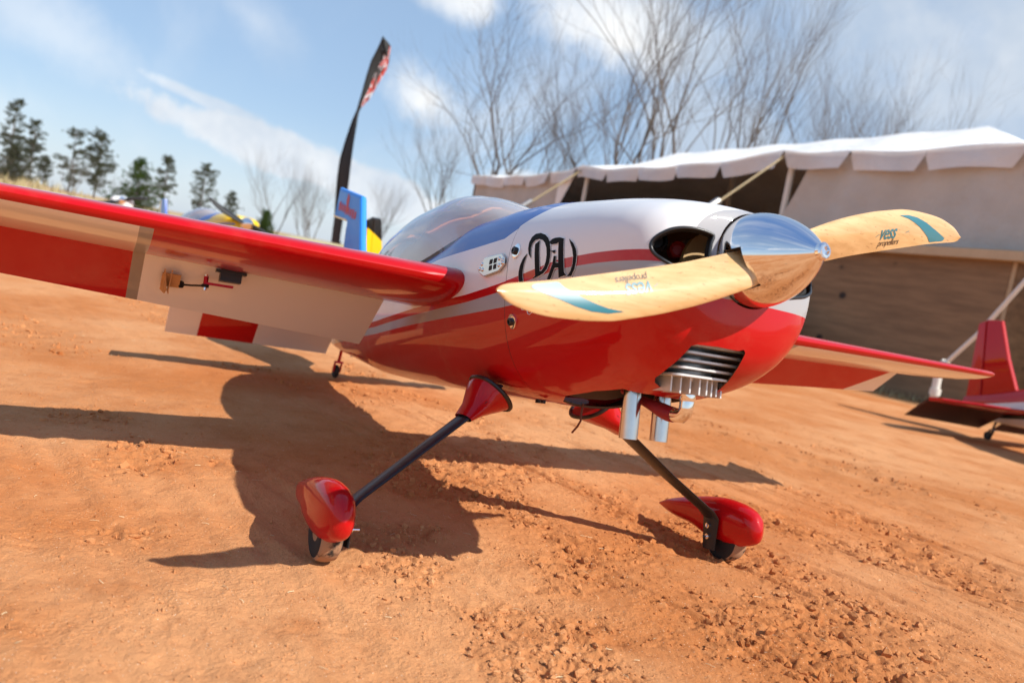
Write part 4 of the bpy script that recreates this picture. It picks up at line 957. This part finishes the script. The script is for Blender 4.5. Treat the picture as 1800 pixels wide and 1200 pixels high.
bare_tree(-16.5, 13.7, 8.8, .9, (.02, .12), 33, 'bare tree with a narrow vase of limbs right of the tallest one', .28, 2, GB, 1.0)
bare_tree(-17.6, 16.1, 7.0, .7, (.1, .42), 41, 'thin bare tree leaning hard to the right over the tent roof', .30, 1, GB, .8)
bare_tree(-20.9, 22.2, 9.6, 1.0, (0, 0), 52, 'bare tree at the left of the distant clump above the right end of the tent', .28, 2, GB, 1.1)
bare_tree(-20.0, 22.9, 10.2, 1.1, (0, .05), 61, 'bare tree in the middle of the distant clump above the right end of the tent', .26, 2, GB, 1.1)
bare_tree(-19.4, 24.3, 10.2, 1.2, (.03, .10), 72, 'widest bare tree of the distant clump, spreading to the right above the tent', .24, 2, GB, 1.1)
bare_tree(-24.37, 9.0, 4.6, .9, (0, 0), 81, 'small bare sapling standing left of the tall fan shaped tree', .3, 2, GB)
bare_tree(-22.5, 13.1, 6.0, .9, (0, .08), 85, 'bare tree between the fan shaped tree and the tallest one', .3, 1, GB)
bare_tree(-32.37, 4.89, 3.1, .85, (0, 0), 91, 'short pale bare tree farthest left, beside the blue and yellow aeroplane', .3, 3, GB)
bare_tree(-33.69, 6.7, 2.9, .9, (0, 0), 95, 'low bushy bare tree left of the feather flag', .28, 3, GB)
bare_tree(-28.53, 7.93, 3.0, 1.0, (0, .05), 97, 'low bare tree just right of the feather flag', .28, 3, GB)
bare_tree(-30.2, -2.2, 1.5, 1.1, (0, 0), 101, 'waist high bare brush at the foot of the ragged pine', .3, 3, GB)
bare_tree(-29.6, -1.0, 1.2, 1.2, (0, 0), 103, 'low bare brush left of the bright green cedar', .3, 3, GB)
bare_tree(-31.0, 5.9, 2.5, 1.0, (0, 0), 99, 'smallest bare thicket tree between the short pale tree and the flag', .28, 3, GB)

M_pine = mat('pine_needles', (.12, .135, .075), .8, var=.45, vscale=3); M_cedar = mat('cedar_foliage', (.075, .14, .022), .8, var=.45, vscale=4)
def leafy(m, k=.42):
    nt = m.node_tree; p_ = [n for n in nt.nodes if n.type == 'BSDF_PRINCIPLED'][0]; o_ = [n for n in nt.nodes if n.type == 'OUTPUT_MATERIAL'][0]
    tl = nt.nodes.new('ShaderNodeBsdfTranslucent'); mx = nt.nodes.new('ShaderNodeMixShader'); mx.inputs[0].default_value = k
    nt.links.new(p_.inputs['Base Color'].links[0].from_socket, tl.inputs[0]); nt.links.new(p_.outputs[0], mx.inputs[1]); nt.links.new(tl.outputs[0], mx.inputs[2]); nt.links.new(mx.outputs[0], o_.inputs[0])
leafy(M_pine); leafy(M_cedar)
def pine(x, y, H, wd, label, seed, dense=False, mt=None, z0=0.0, cat='tree', bushy=1.0):
    rg = random.Random(seed); t = empty('cedar_tree' if dense else 'pine_tree', (x, y, z0)); tag(t, label, cat, None if dense else 'young pines along the field')
    tr = MB(); lx = rg.uniform(-.03, .03)
    tr.tube([(0, 0, -.6), (lx * H * .4, 0, H * .5), (lx * H, 0, H * .97)], [H * .016, H * .010, .01], 7)
    lf = MB(); nb = int((85 if not dense else 170) * bushy)
    for b_ in range(nb):
        f = (rg.random() ** .85) if not dense else rg.random() ** 1.25
        z = H * (.16 + .82 * f) if not dense else H * (.03 + .95 * f)
        prof = (math.sin(math.pi * min(1, (1 - f) * .80 + .08)) ** .8) if not dense else (1 - f) ** .75 * .95 + .05
        L = wd * prof * rg.uniform(.55, 1.05) * (1 if dense or rg.random() > .12 else 1.35); a = rg.uniform(0, 6.28); rise = rg.uniform(-.05, .45)
        ex_ = Vector((math.cos(a) * L, math.sin(a) * L, L * rise)); o_ = Vector((lx * z, 0, z)); tr.tube([o_, o_ + ex_ * .6, o_ + ex_], [.012, .008, .004], 3, cap=False)
        ncl = int((5 if not dense else 8) * max(.5, L / wd) * 1.6) + 1
        for c in range(ncl):
            k = rg.uniform(.35, 1.03) if not dense else rg.uniform(.2, 1.05); cp = o_ + ex_ * k + Vector((rg.gauss(0, .05), rg.gauss(0, .05), rg.gauss(0, .04))) * (1 if not dense else 1.2)
            cr = rg.uniform(.06, .12) * (H / 3.2) ** .5
            for q_ in range(14 if not dense else 12):
                dv = Vector((rg.gauss(0, 1), rg.gauss(0, 1), rg.gauss(.25, .8))).normalized(); w_ = dv.orthogonal().normalized() * cr * .13; s0 = cp + dv * cr * .12
                lf.add([s0 - w_, s0 + w_, cp + dv * cr * rg.uniform(.7, 1.3)], [(0, 1, 2)])
    tr.build('trunk', M_bark, t, 60); lf.build('crown', mt or M_pine, t, 0)
P_ = lambda *a, **k: pine(*a, **k)
P_(-42.37, -5.59, 3.7, .62, 'slender pine at the left edge of the picture', 1, z0=.35)
P_(-44.27, -4.91, 3.2, .55, 'second pine from the left, a little shorter than the first', 2, z0=.25)
P_(-42.76, -4.18, 1.5, .40, 'small bushy pine at the foot of the second one from the left', 3, z0=.3)
P_(-38.69, -2.87, 3.0, .80, 'ragged pine leaning out left of the broad crowned pine', 4, z0=.1, bushy=.8)
P_(-39.31, -1.9, 3.15, .72, 'broad crowned pine, the fullest of the row', 5, z0=.1, bushy=1.5)
P_(-43.39, 1.09, 3.2, .50, 'thin pine just right of the dark cedar', 6)
P_(-38.15, 2.48, 2.8, .75, 'open crowned pine right of the cedar', 7)
P_(-41.77, 4.2, 1.9, .40, 'tiny pine above the canopy of the blue and yellow aeroplane', 8)
P_(-35.08, -4.59, 1.35, 1.0, 'dark bushy cedar at the left edge under the pines', 9, dense=True, mt=M_pine, z0=.35)
P_(-28.28, -.32, 1.85, 1.2, 'dense bright green cedar, pointed, above the near wing', 10, dense=True, mt=M_cedar)
P_(-28.36, 3.93, 1.0, .45, 'knee high green cedar bush right of the blue and yellow aeroplane', 11, dense=True, mt=M_cedar)

# tan dead grass along the far edge of the lot
gr = MB(); q_ = random.Random(3)
for i in range(9000):
    a = R(q_.uniform(112, 192)); r_ = q_.uniform(24, 44); x, y = r_ * math.cos(a), r_ * math.sin(a)
    if y > -3.5 + q_.gauss(0, .8): continue
    z = .9 * math.exp(-(((x + 42) / 12) ** 2 + ((y + 12) / 9) ** 2)); h = q_.uniform(.12, .45); w = q_.uniform(.02, .05); b = q_.uniform(0, 3.14)
    dx, dy = math.cos(b) * w, math.sin(b) * w; lx = q_.gauss(0, .08)
    gr.add([(x - dx, y - dy, z - .02), (x + dx, y + dy, z - .02), (x + lx, y + q_.gauss(0, .08), z + h)], [(0, 1, 2)])
for i in range(2600):
    x = q_.uniform(-12, -1.5); y = 5.2 + abs(q_.gauss(0, .25)) - .25 * q_.random(); h = q_.uniform(.02, .09); b = q_.uniform(0, 3.14); w = .004
    gr.add([(x - math.cos(b) * w, y - math.sin(b) * w, -.005), (x + math.cos(b) * w, y + math.sin(b) * w, -.005), (x + q_.gauss(0, .03), y + q_.gauss(0, .03), h)], [(0, 1, 2)])
tag(gr.build('dead_grass', mat('dead_grass_blades', (.40, .33, .17), .9, var=.3, vscale=1.5), None, 0), 'tan dead grass along the far edge of the lot and under the tent edge', 'grass', kind='stuff')
